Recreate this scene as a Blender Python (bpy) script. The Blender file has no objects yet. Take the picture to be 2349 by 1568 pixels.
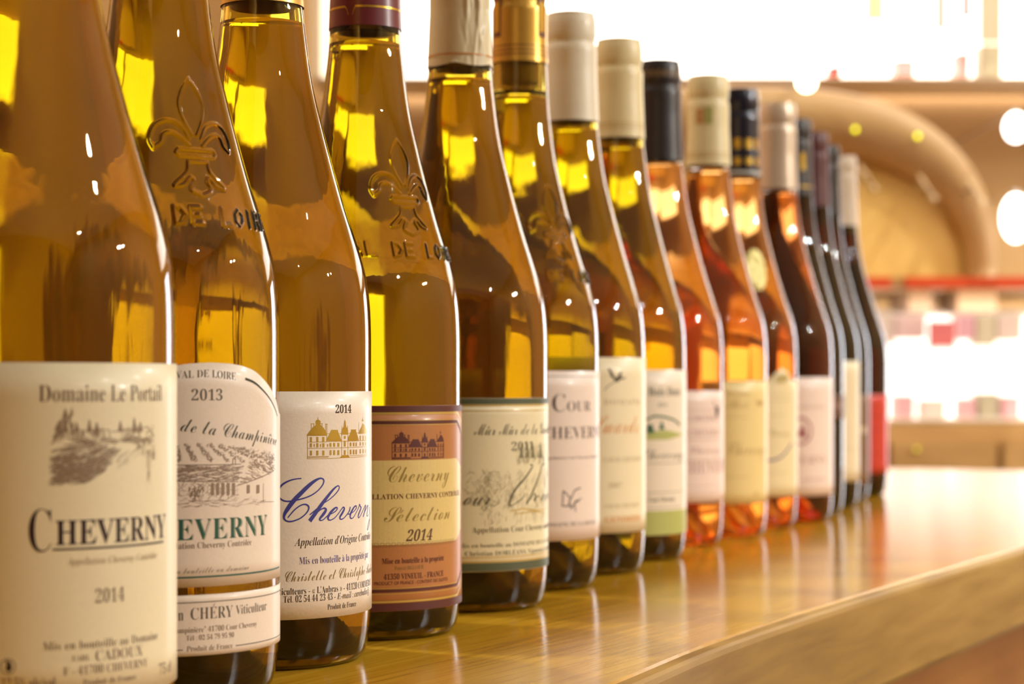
import bpy, bmesh, math, random
import numpy as np
from mathutils import Vector
random.seed(7)
scn = bpy.context.scene
COL = scn.collection
MM = 0.001
# ------------------------------------------------------------------ camera, light, exposure
F = 4500.0            # focal length in pixels of the 2349 px wide frame
CX, YH = 1174.5, 880.0
HC = 97.7             # camera height above the counter, mm
ZT = 1.0              # counter top height, m
EYE = ZT + HC * MM
cam_d = bpy.data.cameras.new('camera')
cam_d.sensor_width = 23.5
cam_d.lens = F / 2349 * 23.5
cam_d.shift_y = (YH - 784.0) / 2349.0
cam_d.clip_start = 0.02
cam_d.dof.use_dof = True
cam_d.dof.focus_distance = 0.672
cam_d.dof.aperture_fstop = 8.4
cam_d.dof.aperture_blades = 0
cam = bpy.data.objects.new('camera', cam_d)
cam.location = (0, 0, EYE)
cam.rotation_euler = (math.pi / 2, 0, 0)
COL.objects.link(cam)
scn.camera = cam
scn.view_settings.view_transform = 'Standard'
scn.view_settings.look = 'None'
scn.view_settings.gamma = 1.0
scn.view_settings.use_curve_mapping = False
scn.view_settings.exposure = 0.1
scn.cycles.max_bounces = 28
scn.cycles.transmission_bounces = 28
scn.cycles.glossy_bounces = 6
scn.cycles.diffuse_bounces = 3
scn.cycles.transparent_max_bounces = 8
scn.cycles.sample_clamp_indirect = 12
scn.cycles.blur_glossy = 0.6
scn.cycles.use_denoising = True
w = bpy.data.worlds.new('world'); scn.world = w; w.use_nodes = True
w.node_tree.nodes['Background'].inputs[0].default_value = (0.5, 0.28, 0.12, 1)
w.node_tree.nodes['Background'].inputs[1].default_value = 0.3

LAMP_E = 1600.0        # small warm ceiling lamps
WINDOW_E = 6.5        # tall cool shop window beyond the right frame edge
SHELF_E = 3.2         # backlit display shelves
def area(name, loc, target, size, power, color):
    l = bpy.data.lights.new(name, 'AREA'); l.shape = 'RECTANGLE'
    l.size, l.size_y = size; l.energy = power; l.color = color
    o = bpy.data.objects.new(name, l); o.location = loc
    o.rotation_euler = (Vector(target) - Vector(loc)).to_track_quat('-Z', 'Y').to_euler()
    COL.objects.link(o); return o
area('fill_uplight_right', (2.1, 1.4, 1.6), (2.1, 1.4, 2.8), (0.6, 3.4), 13, (1.0, 1.0, 0.93))  # added soft fill bounced off the ceiling, no fitting modelled
area('fill_uplight_rear', (0.8, -1.7, 1.6), (0.8, -1.7, 2.8), (3.0, 0.6), 9, (1.0, 1.0, 0.93))  # added fill behind the camera, also bounced off the ceiling
area('fill_uplight_left', (-1.4, 2.6, 2.0), (-1.5, 2.6, 2.8), (1.0, 1.6), 30, (1.0, 0.93, 0.74))  # added fill that lifts the left wall brightness

area('shelf_fill_high', (1.1, 2.75, 2.45), (0.75, 3.8, 1.25), (1.6, 0.2), 12, (1.0, 0.90, 0.72))  # added fill that brightens the fronts of the backlit shelves
area('shelf_fill_low', (1.0, 3.40, 1.225), (1.0, 3.74, 1.10), (1.6, 0.03), 2.4, (1.0, 0.93, 0.84))  # added fill for the goods on the lower lit shelf
def spot(name, loc, target, power, color, ang=50, rad=0.02):
    l = bpy.data.lights.new(name, 'SPOT'); l.energy = power; l.color = color; l.spot_size = math.radians(ang); l.spot_blend = 0.8; l.shadow_soft_size = rad
    o = bpy.data.objects.new(name, l); o.location = loc
    o.rotation_euler = (Vector(target) - Vector(loc)).to_track_quat('-Z', 'Y').to_euler(); COL.objects.link(o); return o
spot('track_spot_near', (2.5, 0.5, 2.05), (-0.1, 0.75, 1.1), 98, (1.0, 0.98, 0.92))
spot('track_spot_far', (2.5, 0.7, 2.05), (0.2, 1.5, 1.1), 20, (1.0, 0.97, 0.90))

# ------------------------------------------------------------------ materials
def srgb(r, g, b):
    return tuple(((c / 255) / 12.92 if c / 255 <= 0.04045 else ((c / 255 + 0.055) / 1.055) ** 2.4) for c in (r, g, b)) + (1,)
def newmat(name):
    m = bpy.data.materials.new(name); m.use_nodes = True
    return m, m.node_tree, m.node_tree.nodes['Principled BSDF']
def plain(name, col, rough=0.5, metal=0.0, noise=0.0, scale=60, bump=0.0, coat=0.0):
    m, nt, p = newmat(name)
    p.inputs['Base Color'].default_value = col
    p.inputs['Roughness'].default_value = rough
    p.inputs['Metallic'].default_value = metal
    p.inputs['Coat Weight'].default_value = coat
    p.inputs['Coat Roughness'].default_value = 0.15
    if noise or bump:
        tc = nt.nodes.new('ShaderNodeTexCoord'); n = nt.nodes.new('ShaderNodeTexNoise')
        n.inputs['Scale'].default_value = scale; n.inputs['Detail'].default_value = 4
        nt.links.new(tc.outputs['Object'], n.inputs['Vector'])
        if noise:
            mx = nt.nodes.new('ShaderNodeMix'); mx.data_type = 'RGBA'
            mx.inputs[6].default_value = tuple(c * (1 - noise) for c in col[:3]) + (1,)
            mx.inputs[7].default_value = tuple(min(1, c * (1 + noise)) for c in col[:3]) + (1,)
            nt.links.new(n.outputs['Fac'], mx.inputs[0]); nt.links.new(mx.outputs[2], p.inputs['Base Color'])
        if bump:
            b = nt.nodes.new('ShaderNodeBump'); b.inputs['Strength'].default_value = bump
            b.inputs['Distance'].default_value = 0.001
            nt.links.new(n.outputs['Fac'], b.inputs['Height']); nt.links.new(b.outputs[0], p.inputs['Normal'])
    return m
def emit(name, col, e):
    m, nt, p = newmat(name)
    p.inputs['Base Color'].default_value = col
    p.inputs['Emission Color'].default_value = col
    p.inputs['Emission Strength'].default_value = e
    return m
def ripple(nt, sock, k):
    """faint upright mould ripples of blown glass"""
    tc = nt.nodes.new('ShaderNodeTexCoord'); mp = nt.nodes.new('ShaderNodeMapping'); mp.inputs['Scale'].default_value = (1, 1, 0.07)
    n = nt.nodes.new('ShaderNodeTexNoise'); n.inputs['Scale'].default_value = 170; n.inputs['Detail'].default_value = 2
    b = nt.nodes.new('ShaderNodeBump'); b.inputs['Strength'].default_value = k; b.inputs['Distance'].default_value = 0.0006
    nt.links.new(tc.outputs['Object'], mp.inputs[0]); nt.links.new(mp.outputs[0], n.inputs['Vector'])
    nt.links.new(n.outputs['Fac'], b.inputs['Height']); nt.links.new(b.outputs[0], sock)
def glass(name, col, ior=1.5, rough=0.0, wave=0.0):
    m, nt, p = newmat(name)
    p.inputs['Base Color'].default_value = col + (1,)
    p.inputs['Roughness'].default_value = rough
    p.inputs['IOR'].default_value = ior
    p.inputs['Transmission Weight'].default_value = 1.0
    if wave: ripple(nt, p.inputs['Normal'], wave)
    return m
def wineside(name, col, ior=1.34 / 1.5):
    m = bpy.data.materials.new(name); m.use_nodes = True; nt = m.node_tree
    nt.nodes.remove(nt.nodes['Principled BSDF'])
    g = nt.nodes.new('ShaderNodeBsdfGlass'); g.inputs['Color'].default_value = col + (1,)
    g.inputs['Roughness'].default_value = 0.0; g.inputs['IOR'].default_value = ior
    ripple(nt, g.inputs['Normal'], 0.9)
    nt.links.new(g.outputs[0], nt.nodes['Material Output'].inputs[0]); return m
def wood(name, c1, c2, c3, rough, ang, stretch=18.0, scale=14.0, coat=0.0, spec=0.5):
    """long fibres along the direction ang (radians from +X)"""
    m, nt, p = newmat(name); N = nt.nodes; L = nt.links
    tc = N.new('ShaderNodeTexCoord')
    rot = N.new('ShaderNodeMapping'); rot.inputs['Rotation'].default_value = (0, 0, -ang)
    L.new(tc.outputs['Object'], rot.inputs['Vector'])
    mp = N.new('ShaderNodeMapping'); mp.inputs['Scale'].default_value = (1, stretch, stretch)
    L.new(rot.outputs[0], mp.inputs['Vector'])
    n1 = N.new('ShaderNodeTexNoise'); n1.inputs['Scale'].default_value = scale; n1.inputs['Detail'].default_value = 6
    n1.inputs['Distortion'].default_value = 0.4
    L.new(mp.outputs[0], n1.inputs['Vector'])
    n2 = N.new('ShaderNodeTexNoise'); n2.inputs['Scale'].default_value = 2.2; n2.inputs['Detail'].default_value = 3
    mp2 = N.new('ShaderNodeMapping'); mp2.inputs['Scale'].default_value = (1, 6, 6)
    L.new(rot.outputs[0], mp2.inputs['Vector']); L.new(mp2.outputs[0], n2.inputs['Vector'])
    cr = N.new('ShaderNodeValToRGB'); e = cr.color_ramp.elements
    e[0].position = 0.34; e[0].color = c1; e[1].position = 0.68; e[1].color = c3
    k = e.new(0.5); k.color = c2
    ad = N.new('ShaderNodeMath'); ad.operation = 'MULTIPLY_ADD'; ad.inputs[1].default_value = 0.55
    sb = N.new('ShaderNodeMath'); sb.operation = 'MULTIPLY'; sb.inputs[1].default_value = 0.45
    L.new(n2.outputs['Fac'], sb.inputs[0]); L.new(n1.outputs['Fac'], ad.inputs[0]); L.new(sb.outputs[0], ad.inputs[2])
    L.new(ad.outputs[0], cr.inputs[0]); L.new(cr.outputs[0], p.inputs['Base Color'])
    b = N.new('ShaderNodeBump'); b.inputs['Strength'].default_value = 0.12; b.inputs['Distance'].default_value = 0.0006
    L.new(n1.outputs['Fac'], b.inputs['Height']); L.new(b.outputs[0], p.inputs['Normal'])
    p.inputs['Roughness'].default_value = rough
    p.inputs['Coat Weight'].default_value = coat; p.inputs['Coat Roughness'].default_value = 0.13
    p.inputs['Specular IOR Level'].default_value = spec
    return m

# ------------------------------------------------------------------ object helpers
def mesh_obj(name, V, Fc, mat, parent=None, smooth=False, mats=None, fmat=None):
    me = bpy.data.meshes.new(name)
    me.from_pydata([tuple(v) for v in V], [], [tuple(f) for f in Fc])
    if mats:
        for m_ in mats: me.materials.append(m_)
        if fmat is not None: me.polygons.foreach_set('material_index', np.array(fmat, dtype=np.int32))
    elif mat: me.materials.append(mat)
    if smooth: me.polygons.foreach_set('use_smooth', np.ones(len(me.polygons), dtype=bool))
    me.update()
    o = bpy.data.objects.new(name, me); COL.objects.link(o)
    if parent: o.parent = parent
    return o
def bm_obj(name, bm, mat, parent=None, smooth=False):
    me = bpy.data.meshes.new(name); bm.to_mesh(me); bm.free()
    me.materials.append(mat)
    if smooth: me.polygons.foreach_set('use_smooth', np.ones(len(me.polygons), dtype=bool))
    o = bpy.data.objects.new(name, me); COL.objects.link(o)
    if parent: o.parent = parent
    return o
def empty(name, loc, rz=0):
    o = bpy.data.objects.new(name, None); o.location = loc; o.rotation_euler = (0, 0, rz)
    o.empty_display_size = 0.02; COL.objects.link(o); return o
def tag(o, label, cat, group=None):
    o['label'] = label; o['category'] = cat
    if group: o['group'] = group
    return o
def struct(o): o['kind'] = 'structure'; return o
def boxbm(x0, x1, y0, y1, z0, z1, bev=0.0):
    bm = bmesh.new(); bmesh.ops.create_cube(bm, size=1)
    for v in bm.verts:
        v.co = Vector(((x0 + x1) / 2 + v.co.x * (x1 - x0), (y0 + y1) / 2 + v.co.y * (y1 - y0), (z0 + z1) / 2 + v.co.z * (z1 - z0)))
    if bev: bmesh.ops.bevel(bm, geom=bm.edges[:], offset=bev, segments=2, affect='EDGES')
    return bm
def pchip(xs, ys, xq):
    xs = np.array(xs, float); ys = np.array(ys, float)
    h = np.diff(xs); d = np.diff(ys) / h; m = np.zeros(len(xs))
    for i in range(1, len(xs) - 1):
        if d[i - 1] * d[i] > 0:
            w1 = 2 * h[i] + h[i - 1]; w2 = h[i] + 2 * h[i - 1]
            m[i] = (w1 + w2) / (w1 / d[i - 1] + w2 / d[i])
    m[0] = d[0]; m[-1] = d[-1]
    xq = np.array(xq, float); k = np.clip(np.searchsorted(xs, xq) - 1, 0, len(xs) - 2)
    t = (xq - xs[k]) / h[k]
    return ((1 + 2 * t) * (1 - t) ** 2 * ys[k] + t * (1 - t) ** 2 * h[k] * m[k] + t * t * (3 - 2 * t) * ys[k + 1] + t * t * (t - 1) * h[k] * m[k + 1])
def lathe(prof, phis, closed_top=False, closed_bot=False, flip=False, disp=None):
    """prof list of (r,z) mm bottom->top; phis angles; returns V (m), F with outward normals"""
    n = len(phis); V = []; Fc = []
    sp, cp = np.sin(phis), np.cos(phis)
    for j, (r, z) in enumerate(prof):
        rr = r if disp is None else r + disp[j]
        V += list(np.stack([rr * sp, -rr * cp, np.full(n, z)], 1) * MM)
    for j in range(len(prof) - 1):
        for i in range(n):
            a = j * n + i; b = j * n + (i + 1) % n
            Fc.append((a, b, b + n, a + n))
    if closed_bot:
        V.append((0, 0, prof[0][1] * MM)); c = len(V) - 1
        for i in range(n): Fc.append((c, (i + 1) % n, i))
    if closed_top:
        V.append((0, 0, prof[-1][1] * MM)); c = len(V) - 1; o = (len(prof) - 1) * n
        for i in range(n): Fc.append((c, o + i, o + (i + 1) % n))
    if flip: Fc = [tuple(reversed(f)) for f in Fc]
    return V, Fc
def at(x, y, D):
    return Vector(((x - CX) * D / F, D, EYE + (YH - y) * D / F))

# ------------------------------------------------------------------ the room
m_wall = plain('ochre_plaster', (0.60, 0.38, 0.17, 1), 0.75, noise=0.08, scale=3, bump=0.1)
m_wall_l = plain('orange_plaster', (0.64, 0.34, 0.15, 1), 0.75, noise=0.08, scale=3, bump=0.1)
m_ceil = plain('cream_ceiling', (0.76, 0.69, 0.55, 1), 0.8)
m_floor = wood('floor_boards', (0.08, 0.035, 0.015, 1), (0.13, 0.06, 0.025, 1), (0.18, 0.09, 0.04, 1), 0.4, 0)
X0, X1, Y0, Y1, ZC = -2.3, 3.0, -2.6, 3.9, 2.8
struct(bm_obj('floor', boxbm(X0 - .1, X1 + .1, Y0 - .1, Y1 + .1, -0.08, 0), m_floor))
struct(bm_obj('ceiling', boxbm(X0 - .1, X1 + .1, Y0 - .1, Y1 + .1, ZC, ZC + 0.08), m_ceil))
struct(bm_obj('wall_left', boxbm(X0 - .1, X0, Y0 - .1, Y1 + .1, 0, ZC), m_wall_l))
struct(bm_obj('wall_right', boxbm(X1, X1 + .1, Y0 - .1, Y1 + .1, 0, ZC), m_wall))
struct(bm_obj('wall_front', boxbm(X0, X1, Y0 - .1, Y0, 0, ZC), plain('brown_plaster', (0.22, 0.13, 0.06, 1), 0.7)))
struct(bm_obj('wall_back', boxbm(X0, X1, Y1, Y1 + .1, 0, ZC), m_wall))

# window at the right of the back wall: pane, frame
wr = empty('window_1', (1.65, Y1 - 0.03, 0.25)); struct(wr)
m_frame = plain('pale_window_paint', (0.6, 0.55, 0.45, 1), 0.4)
m_pane = emit('daylit_window_pane', (0.86, 0.92, 1.0, 1), WINDOW_E)
bm_obj('pane', boxbm(-.34, .34, -.012, 0.0, 0, 1.30), m_pane, wr)
for (a, b, c, d) in ((-.38, -.34, -.03, 1.33), (.34, .38, -.03, 1.33)):
    bm_obj('window_frame', boxbm(a, b, -.04, .02, c, d, .004), m_frame, wr)
bm_obj('window_frame', boxbm(-.34, .34, -.04, .02, 1.30, 1.34, .004), m_frame, wr)
bm_obj('window_sill', boxbm(-.40, .40, -.08, .02, -.05, 0, .004), m_frame, wr)

# ceiling lamps
m_lamp = emit('warm_lamp_glass', (0.96, 1.0, 0.96, 1), LAMP_E)
m_trim = plain('brushed_steel_trim', (0.6, 0.58, 0.55, 1), 0.3, 1.0)
LP = [(2.3, -1.3, 'ceiling spotlight behind the camera on the right side of the shop'), (2.1, 0.1, 'ceiling spotlight close to the right wall, nearest the camera'), 
      (2.2, 1.6, 'ceiling spotlight close to the right wall, farther from the camera'), (1.5, 2.4, 'ceiling spotlight over the aisle before the window'), (-0.9, 1.2, 'ceiling spotlight over the left end of the counter')]
for i, (x, y, lb) in enumerate(LP):
    t = empty('ceiling_spotlight', (x, y, ZC))
    tag(t, lb, 'lamp', 'ceiling spotlights above the shop floor')
    ph = np.linspace(0, 2 * math.pi, 32, endpoint=False)
    V, Fc = lathe([(0.1, -14), (34, -14)], ph, closed_bot=False); mesh_obj('lamp_glass', V, [f for f in Fc], m_lamp, t)
    V, Fc = lathe([(34, -13), (36, -18), (46, -18), (50, -8), (50, 0)], ph, flip=False); mesh_obj('rim', V, Fc, m_trim, t, True)

# ------------------------------------------------------------------ counter
def catmull(P, n):
    P = [Vector(p) for p in P]; out = []
    Q = [2 * P[0] - P[1]] + P + [2 * P[-1] - P[-2]]
    for i in range(1, len(Q) - 2):
        for k in range(n):
            t = k / n
            out.append(0.5 * ((2 * Q[i]) + (-Q[i - 1] + Q[i + 1]) * t + (2 * Q[i - 1] - 5 * Q[i] + 4 * Q[i + 1] - Q[i + 2]) * t * t + (-Q[i - 1] + 3 * Q[i] - 3 * Q[i + 1] + Q[i + 2]) * t ** 3))
    out.append(P[-1]); return out
front = catmull([(-215, 60), (-105, 300), (-16, 505), (43, 645), (86, 745), (165, 901), (300, 1151), (445, 1415), (620, 1732), (820, 2095)], 8)
back = [Vector((438, 2278)), Vector((0, 2506)), Vector((-412, 1742)), Vector((-860, 900)), Vector((-1130, 60))]
ANG = math.radians(61)
m_top = wood('varnished_oak_top', (0.38, 0.17, 0.006, 1), (0.56, 0.28, 0.013, 1), (0.70, 0.39, 0.032, 1), 0.15, ANG, 20, 13, coat=0.0, spec=0.45)
m_edge = wood('oak_edge_board', (0.24, 0.12, 0.02, 1), (0.38, 0.21, 0.04, 1), (0.50, 0.30, 0.07, 1), 0.5, ANG, 9, 10, coat=0.0, spec=0.3)
m_base = wood('red_brown_panel', (0.32, 0.12, 0.018, 1), (0.40, 0.16, 0.025, 1), (0.46, 0.20, 0.035, 1), 0.6, math.pi / 2, 4, 5)
counter = empty('shop_counter', (0, 1.2, 0))
tag(counter, 'long varnished oak counter with a gently curved front edge under the wine bottles', 'counter')
def off(P, d):   # offset a polyline to its right side (outside of the front edge)
    out = []
    for i, p in enumerate(P):
        a = P[max(0, i - 1)]; b = P[min(len(P) - 1, i + 1)]; t = (b - a).normalized()
        out.append(p + Vector((t.y, -t.x)) * d)
    return out
def sweep(P, prof, name, mat, parent):
    """prof: list of (offset outward mm, z mm) closed loop; P: polyline mm"""
    V = []; Fc = []; n = len(prof)
    for (o_, z) in prof: pass
    rings = [off(P, o_) for (o_, z) in prof]
    for i in range(len(P)):
        for k in range(n):
            q = rings[k][i]; V.append((q.x * MM, q.y * MM - 1.2, ZT + prof[k][1] * MM))
    for i in range(len(P) - 1):
        for k in range(n):
            a = i * n + k; b = i * n + (k + 1) % n
            Fc.append((a, a + n, b + n, b))
    Fc.append(tuple(range(n))); Fc.append(tuple(reversed(range((len(P) - 1) * n, len(P) * n))))
    return mesh_obj(name, V, Fc, mat, parent)
inner = off(front, -9)
loop = inner + back
V = [(p.x * MM, p.y * MM - 1.2, ZT) for p in loop]; nL = len(loop)
# bevelled slab
cen = Vector((-100, 1200))
V2 = [(p.x * MM, p.y * MM - 1.2, ZT - 0.0012) for p in off(front, -8) + back]
V3 = [(p.x * MM, p.y * MM - 1.2, ZT - 0.040) for p in off(front, -8) + back]
Vs = V + V2 + V3
Fs = [tuple(range(nL))]
for k in (0, 1):
    for i in range(nL):
        a = k * nL + i; b = k * nL + (i + 1) % nL
        Fs.append((a, a + nL, b + nL, b))
Fs.append(tuple(reversed(range(2 * nL, 3 * nL))))
mesh_obj('tabletop', Vs, Fs, m_top, counter)
sweep(front, [(-7.6, -1.2), (-6.8, -0.3), (-2.5, -0.4), (-0.8, -1.2), (0, -3.0), (0, -42), (-1.5, -45), (-7.6, -45)], 'edge_board', m_edge, counter)
pan = off(front, -38); 
sweep(front, [(-38, -45.5), (-38, -960), (-60, -960), (-60, -45.5)], 'base_panel', m_base, counter)

# ------------------------------------------------------------------ background fittings
bw = wood('honey_wood', (0.40, 0.20, 0.06, 1), (0.52, 0.28, 0.09, 1), (0.6, 0.34, 0.12, 1), 0.5, 0, 6, 5)
bw2 = wood('brown_cabinet_wood', (0.46, 0.25, 0.08, 1), (0.56, 0.32, 0.11, 1), (0.66, 0.40, 0.15, 1), 0.5, 0, 6, 5)
def unit(name, label, x0, x1, ytop, ybot, D, depth, shelf_px=14, en=SHELF_E):
    """open wall display case with a backlit panel"""
    a = at(x0, ybot, D); b = at(x1, ytop, D); s = shelf_px * D / F
    r = empty(name, ((a.x + b.x) / 2, D, a.z)); tag(r, label, 'shelf')
    hw = (b.x - a.x) / 2; H = b.z - a.z
    m_lit = emit('backlit_shelf_panel', (1.0, 0.95, 0.90, 1), en); sw = plain('cream_shelf_board', (0.80, 0.66, 0.46, 1), 0.4)
    bm_obj('backlit_panel', boxbm(-hw, hw, depth - .02, depth, 0, H), m_lit, r)
    bm_obj('shelf_board', boxbm(-hw - .02, hw + .02, 0, depth, -s, 0, .002), sw, r)
    bm_obj('top_board', boxbm(-hw - .02, hw + .02, 0, depth, H, H + s, .002), sw, r)
    bm_obj('side_board', boxbm(-hw - .02, -hw, 0, depth - .02, 0, H), sw, r)
    bm_obj('side_board', boxbm(hw, hw + .02, 0, depth - .02, 0, H), sw, r)
    return r
unit('display_shelf', 'upper brightly backlit wall shelf running behind the bottle necks', 738, 4150, -330, 176, 3.66, 0.22, 6)
unit('display_shelf', 'lower brightly backlit wall shelf to the right of the last red wine', 1496, 2500, 716, 962, 3.66, 0.22, 6, 1.7)
unit('display_shelf', 'added lit shelf, unseen behind the wine bottles, for the bright patches in their necks', 500, 1440, 730, 1024, 3.66, 0.22, 4, 1.7)  # added glow, seen only refracted through the bottles

# goods on the shelves
def carton(x0, x1, y0, y1, D, col, label, group, cat='box'):
    a = at(x0, y1, D); b = at(x1, y0, D); dp = 0.06
    r = empty('carton', ((a.x + b.x) / 2, D, a.z)); tag(r, label, cat, group)
    hw = (b.x - a.x) / 2; H = b.z - a.z
    m = plain('printed_card', col, 0.5)
    bm_obj('box_body', boxbm(-hw, hw, 0, dp, 0, H * .92, .0015), m, r)
    bm_obj('box_lid', boxbm(-hw - .001, hw + .001, -.001, dp + .001, H * .80, H, .0015), m, r)
PK, WH, GY, RD = srgb(250, 190, 195), srgb(250, 238, 225), srgb(200, 190, 160), srgb(205, 60, 55)
for j, (xa, xb, yb, c, l) in enumerate(((2000, 2052, 790, (236, 214, 196), 'pale beige carton on the rack, first from the red wine'), (2056, 2124, 776, (248, 214, 206), 'wide rosy carton on the rack left of the red sign'),
                      (2200, 2236, 778, (246, 186, 196), 'pink carton on the rack right of the red sign'), (2240, 2284, 792, (226, 212, 176), 'grey beige carton on the rack right of the pink one'),
                      (2288, 2345, 780, (240, 216, 200), 'pale carton on the rack at the right frame edge'))):
    carton(xa, xb, 722, yb, 3.69, srgb(*c), l, 'cartons on the rack above the lower lit shelf')
ra = at(1990, 796, 3.68); rb = at(2520, 796, 3.68)
r = empty('wire_rack', ((ra.x + rb.x) / 2, 3.68, ra.z)); tag(r, 'thin steel rack carrying the upper row of cartons in the lower lit shelf', 'rack')
hw = (rb.x - ra.x) / 2
for q in range(4): bm_obj('rack_wire', boxbm(-hw, hw, .012 + q * .018, .014 + q * .018, -.002 - .001, -.001), m_trim, r)
for q in (-1, 1): bm_obj('rack_bar', boxbm(q * hw - .002, q * hw + .002, .01, .075, -.0045, -.003), m_trim, r)
low = [(2056, 2098, 905, 958, PK, 'small pink carton standing at the left end of the lower lit shelf'),
       (2118, 2170, 915, 958, WH, 'low white carton beside the small pink one on the lower lit shelf'),
       (2205, 2236, 912, 958, PK, 'narrow pale pink carton in the middle of the lower lit shelf'),
       (2246, 2290, 900, 958, GY, 'grey carton toward the right of the lower lit shelf'),
       (2300, 2340, 908, 958, PK, 'rosy carton at the right frame edge on the lower lit shelf')]
for (a, b, c, d, k, l) in low: carton(a, b, c, d, 3.69, k, l, 'cartons on the lower lit shelf')
up = [(1905, 1930, 150, 174, RD, 'tiny red carton on the upper lit shelf above the last bottles'),
      (2055, 2100, 135, 174, PK, 'pink carton on the upper lit shelf right of the tiny red one'),
      (2130, 2165, 30, 90, GY, 'x'), (2195, 2225, 120, 174, PK, 'pale carton on the upper lit shelf near the right lamp'),
      (2250, 2300, 100, 174, GY, 'grey carton at the right end of the upper lit shelf')]
for (a, b, c, d, k, l) in up:
    if l != 'x': carton(a, b, c, d, 3.69, k, l, 'cartons on the upper lit shelf')
# hanging cards above (seen as pink and yellow patches at the top edge)
for (x0, x1, y0, y1, c, l) in ((1985, 2030, -60, 48, srgb(250, 245, 190), 'pale yellow price card hanging at the top of the upper lit shelf'),
                              (2065, 2085, -60, 6, srgb(240, 120, 120), 'short red price card hanging at the top of the upper lit shelf'),
                              (2145, 2172, -60, 70, srgb(205, 190, 180), 'grey price card hanging at the top of the upper lit shelf'),
                              (2205, 2228, -60, 42, srgb(235, 110, 110), 'long red price card hanging at the top of the upper lit shelf'),
                              (2245, 2300, -60, 98, srgb(215, 195, 165), 'wide beige price card hanging at the top right of the upper lit shelf')):
    a = at(x0, y1, 3.64); b = at(x1, y0, 3.64)
    r = empty('hanging_card', ((a.x + b.x) / 2, 3.64, b.z)); tag(r, l, 'card', 'price cards hanging from the upper lit shelf')
    hw = (b.x - a.x) / 2; H = b.z - a.z
    bm_obj('card', boxbm(-hw, hw, 0, .002, -H, 0), plain('card_print', c, 0.6), r)
    bm_obj('card_clip', boxbm(-.006, .006, -.004, .006, -.004, .012), m_trim, r)
    bm_obj('hanging_cord', boxbm(-.001, .001, 0, .002, .01, at(0, -330, 3.64).z - b.z - 0.003), m_trim, r)

# arched wooden niche frame between the two lit shelves
def arch_pts(cx, hw, ytop, ybot, n, e=2.35):
    P = []
    for i in range(n + 1):
        t = math.pi * i / n
        c, s = math.cos(t), math.sin(t)
        P.append((cx + hw * math.copysign(abs(c) ** (2 / e), c), ybot - (ybot - ytop) * abs(s) ** (2 / e)))
    return P
DA = 3.42
ar = empty('arched_niche', at(1800, 640, DA)); tag(ar, 'rounded arched wooden niche with a yellow back on the wall between the lit shelves', 'niche')
org = at(1800, 640, DA)
n = 72; rings = []
prof = [(1.0, 0.10), (1.0, 0.03), (0.985, 0.01), (0.95, 0.0), (0.87, 0.004), (0.80, 0.02), (0.745, 0.045), (0.735, 0.10)]
outp = arch_pts(1700, 592, 192, 640, n, 2.7); inp = arch_pts(1700, 534, 326, 640, n, 2.5)
V = []; Fc = []
for i in range(n + 1):
    for (k, dz) in prof:
        kk = (k - 0.735) / 0.265
        q = at(inp[i][0] + (outp[i][0] - inp[i][0]) * kk, inp[i][1] + (outp[i][1] - inp[i][1]) * kk, DA) - org
        V.append((q.x, q.y + dz, q.z))
npf = len(prof)
for i in range(n):
    for k in range(npf):
        a = i * npf + k; b = i * npf + (k + 1) % npf
        Fc.append((a, b, b + npf, a + npf))
Fc.append(tuple(range(npf))); Fc.append(tuple(reversed(range(n * npf, (n + 1) * npf))))
mesh_obj('arch_frame', V, Fc, plain('rounded_tan_wood', (0.50, 0.31, 0.14, 1), 0.42, noise=0.12, scale=9), ar, True)
V = [tuple(at(p[0], p[1], DA) - org + Vector((0, .085, 0))) for p in inp]; k = len(V)
V2 = [(a, b + .012, c) for (a, b, c) in V]
mesh_obj('back_panel', V + V2, [tuple(reversed(range(k))), tuple(range(k, 2 * k))] + [(i, (i + 1) % k, k + (i + 1) % k, k + i) for i in range(k)], plain('yellow_ochre_panel', (0.78, 0.50, 0.14, 1), 0.6, noise=0.08, scale=5), ar)
# shelf with red edge strip
sh = at(1800, 640, 3.36)
r = empty('red_edged_shelf', (sh.x, 3.36, sh.z)); tag(r, 'long wall shelf with a red front strip below the arched niche', 'shelf')
m_red = plain('red_strip_plastic', srgb(222, 78, 34), 0.4)
x1 = at(2520, 0, 3.36).x - sh.x
bm_obj('shelf_board', boxbm(-.45, x1, 0.004, .50, -.014, .004, .002), bw, r)
for (xa, xb) in ((1700, 2044), (2076, 2520)):
    bm_obj('red_strip', boxbm(at(xa, 0, 3.36).x - sh.x, at(xb, 0, 3.36).x - sh.x, -.004, .004, -.016, .004, .001), m_red, r)
# brackets / drawers below strip
for (x0, x1, c, l) in ((2084, 2138, (0.24, 0.13, 0.06, 1), 'dark wooden block under the red edged shelf, nearer the bottles'),
                       (2196, 2288, (0.30, 0.17, 0.08, 1), 'wide dark wooden block under the red edged shelf, toward the right lamp')):
    a = at(x0, 714, 3.44); b = at(x1, 663, 3.44)
    rr = empty('shelf_block', ((a.x + b.x) / 2, 3.44, b.z)); tag(rr, l, 'block', 'wooden blocks under the red edged shelf')
    hw = (b.x - a.x) / 2
    bm_obj('block_body', boxbm(-hw, hw, 0, .12, a.z - b.z, 0, .002), plain('dark_block', c, 0.5), rr)
    bm_obj('block_cleat', boxbm(-hw * .8, hw * .8, .12, .2, a.z - b.z + .01, -.008, .002), plain('dark_block', c, 0.5), rr)
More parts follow.
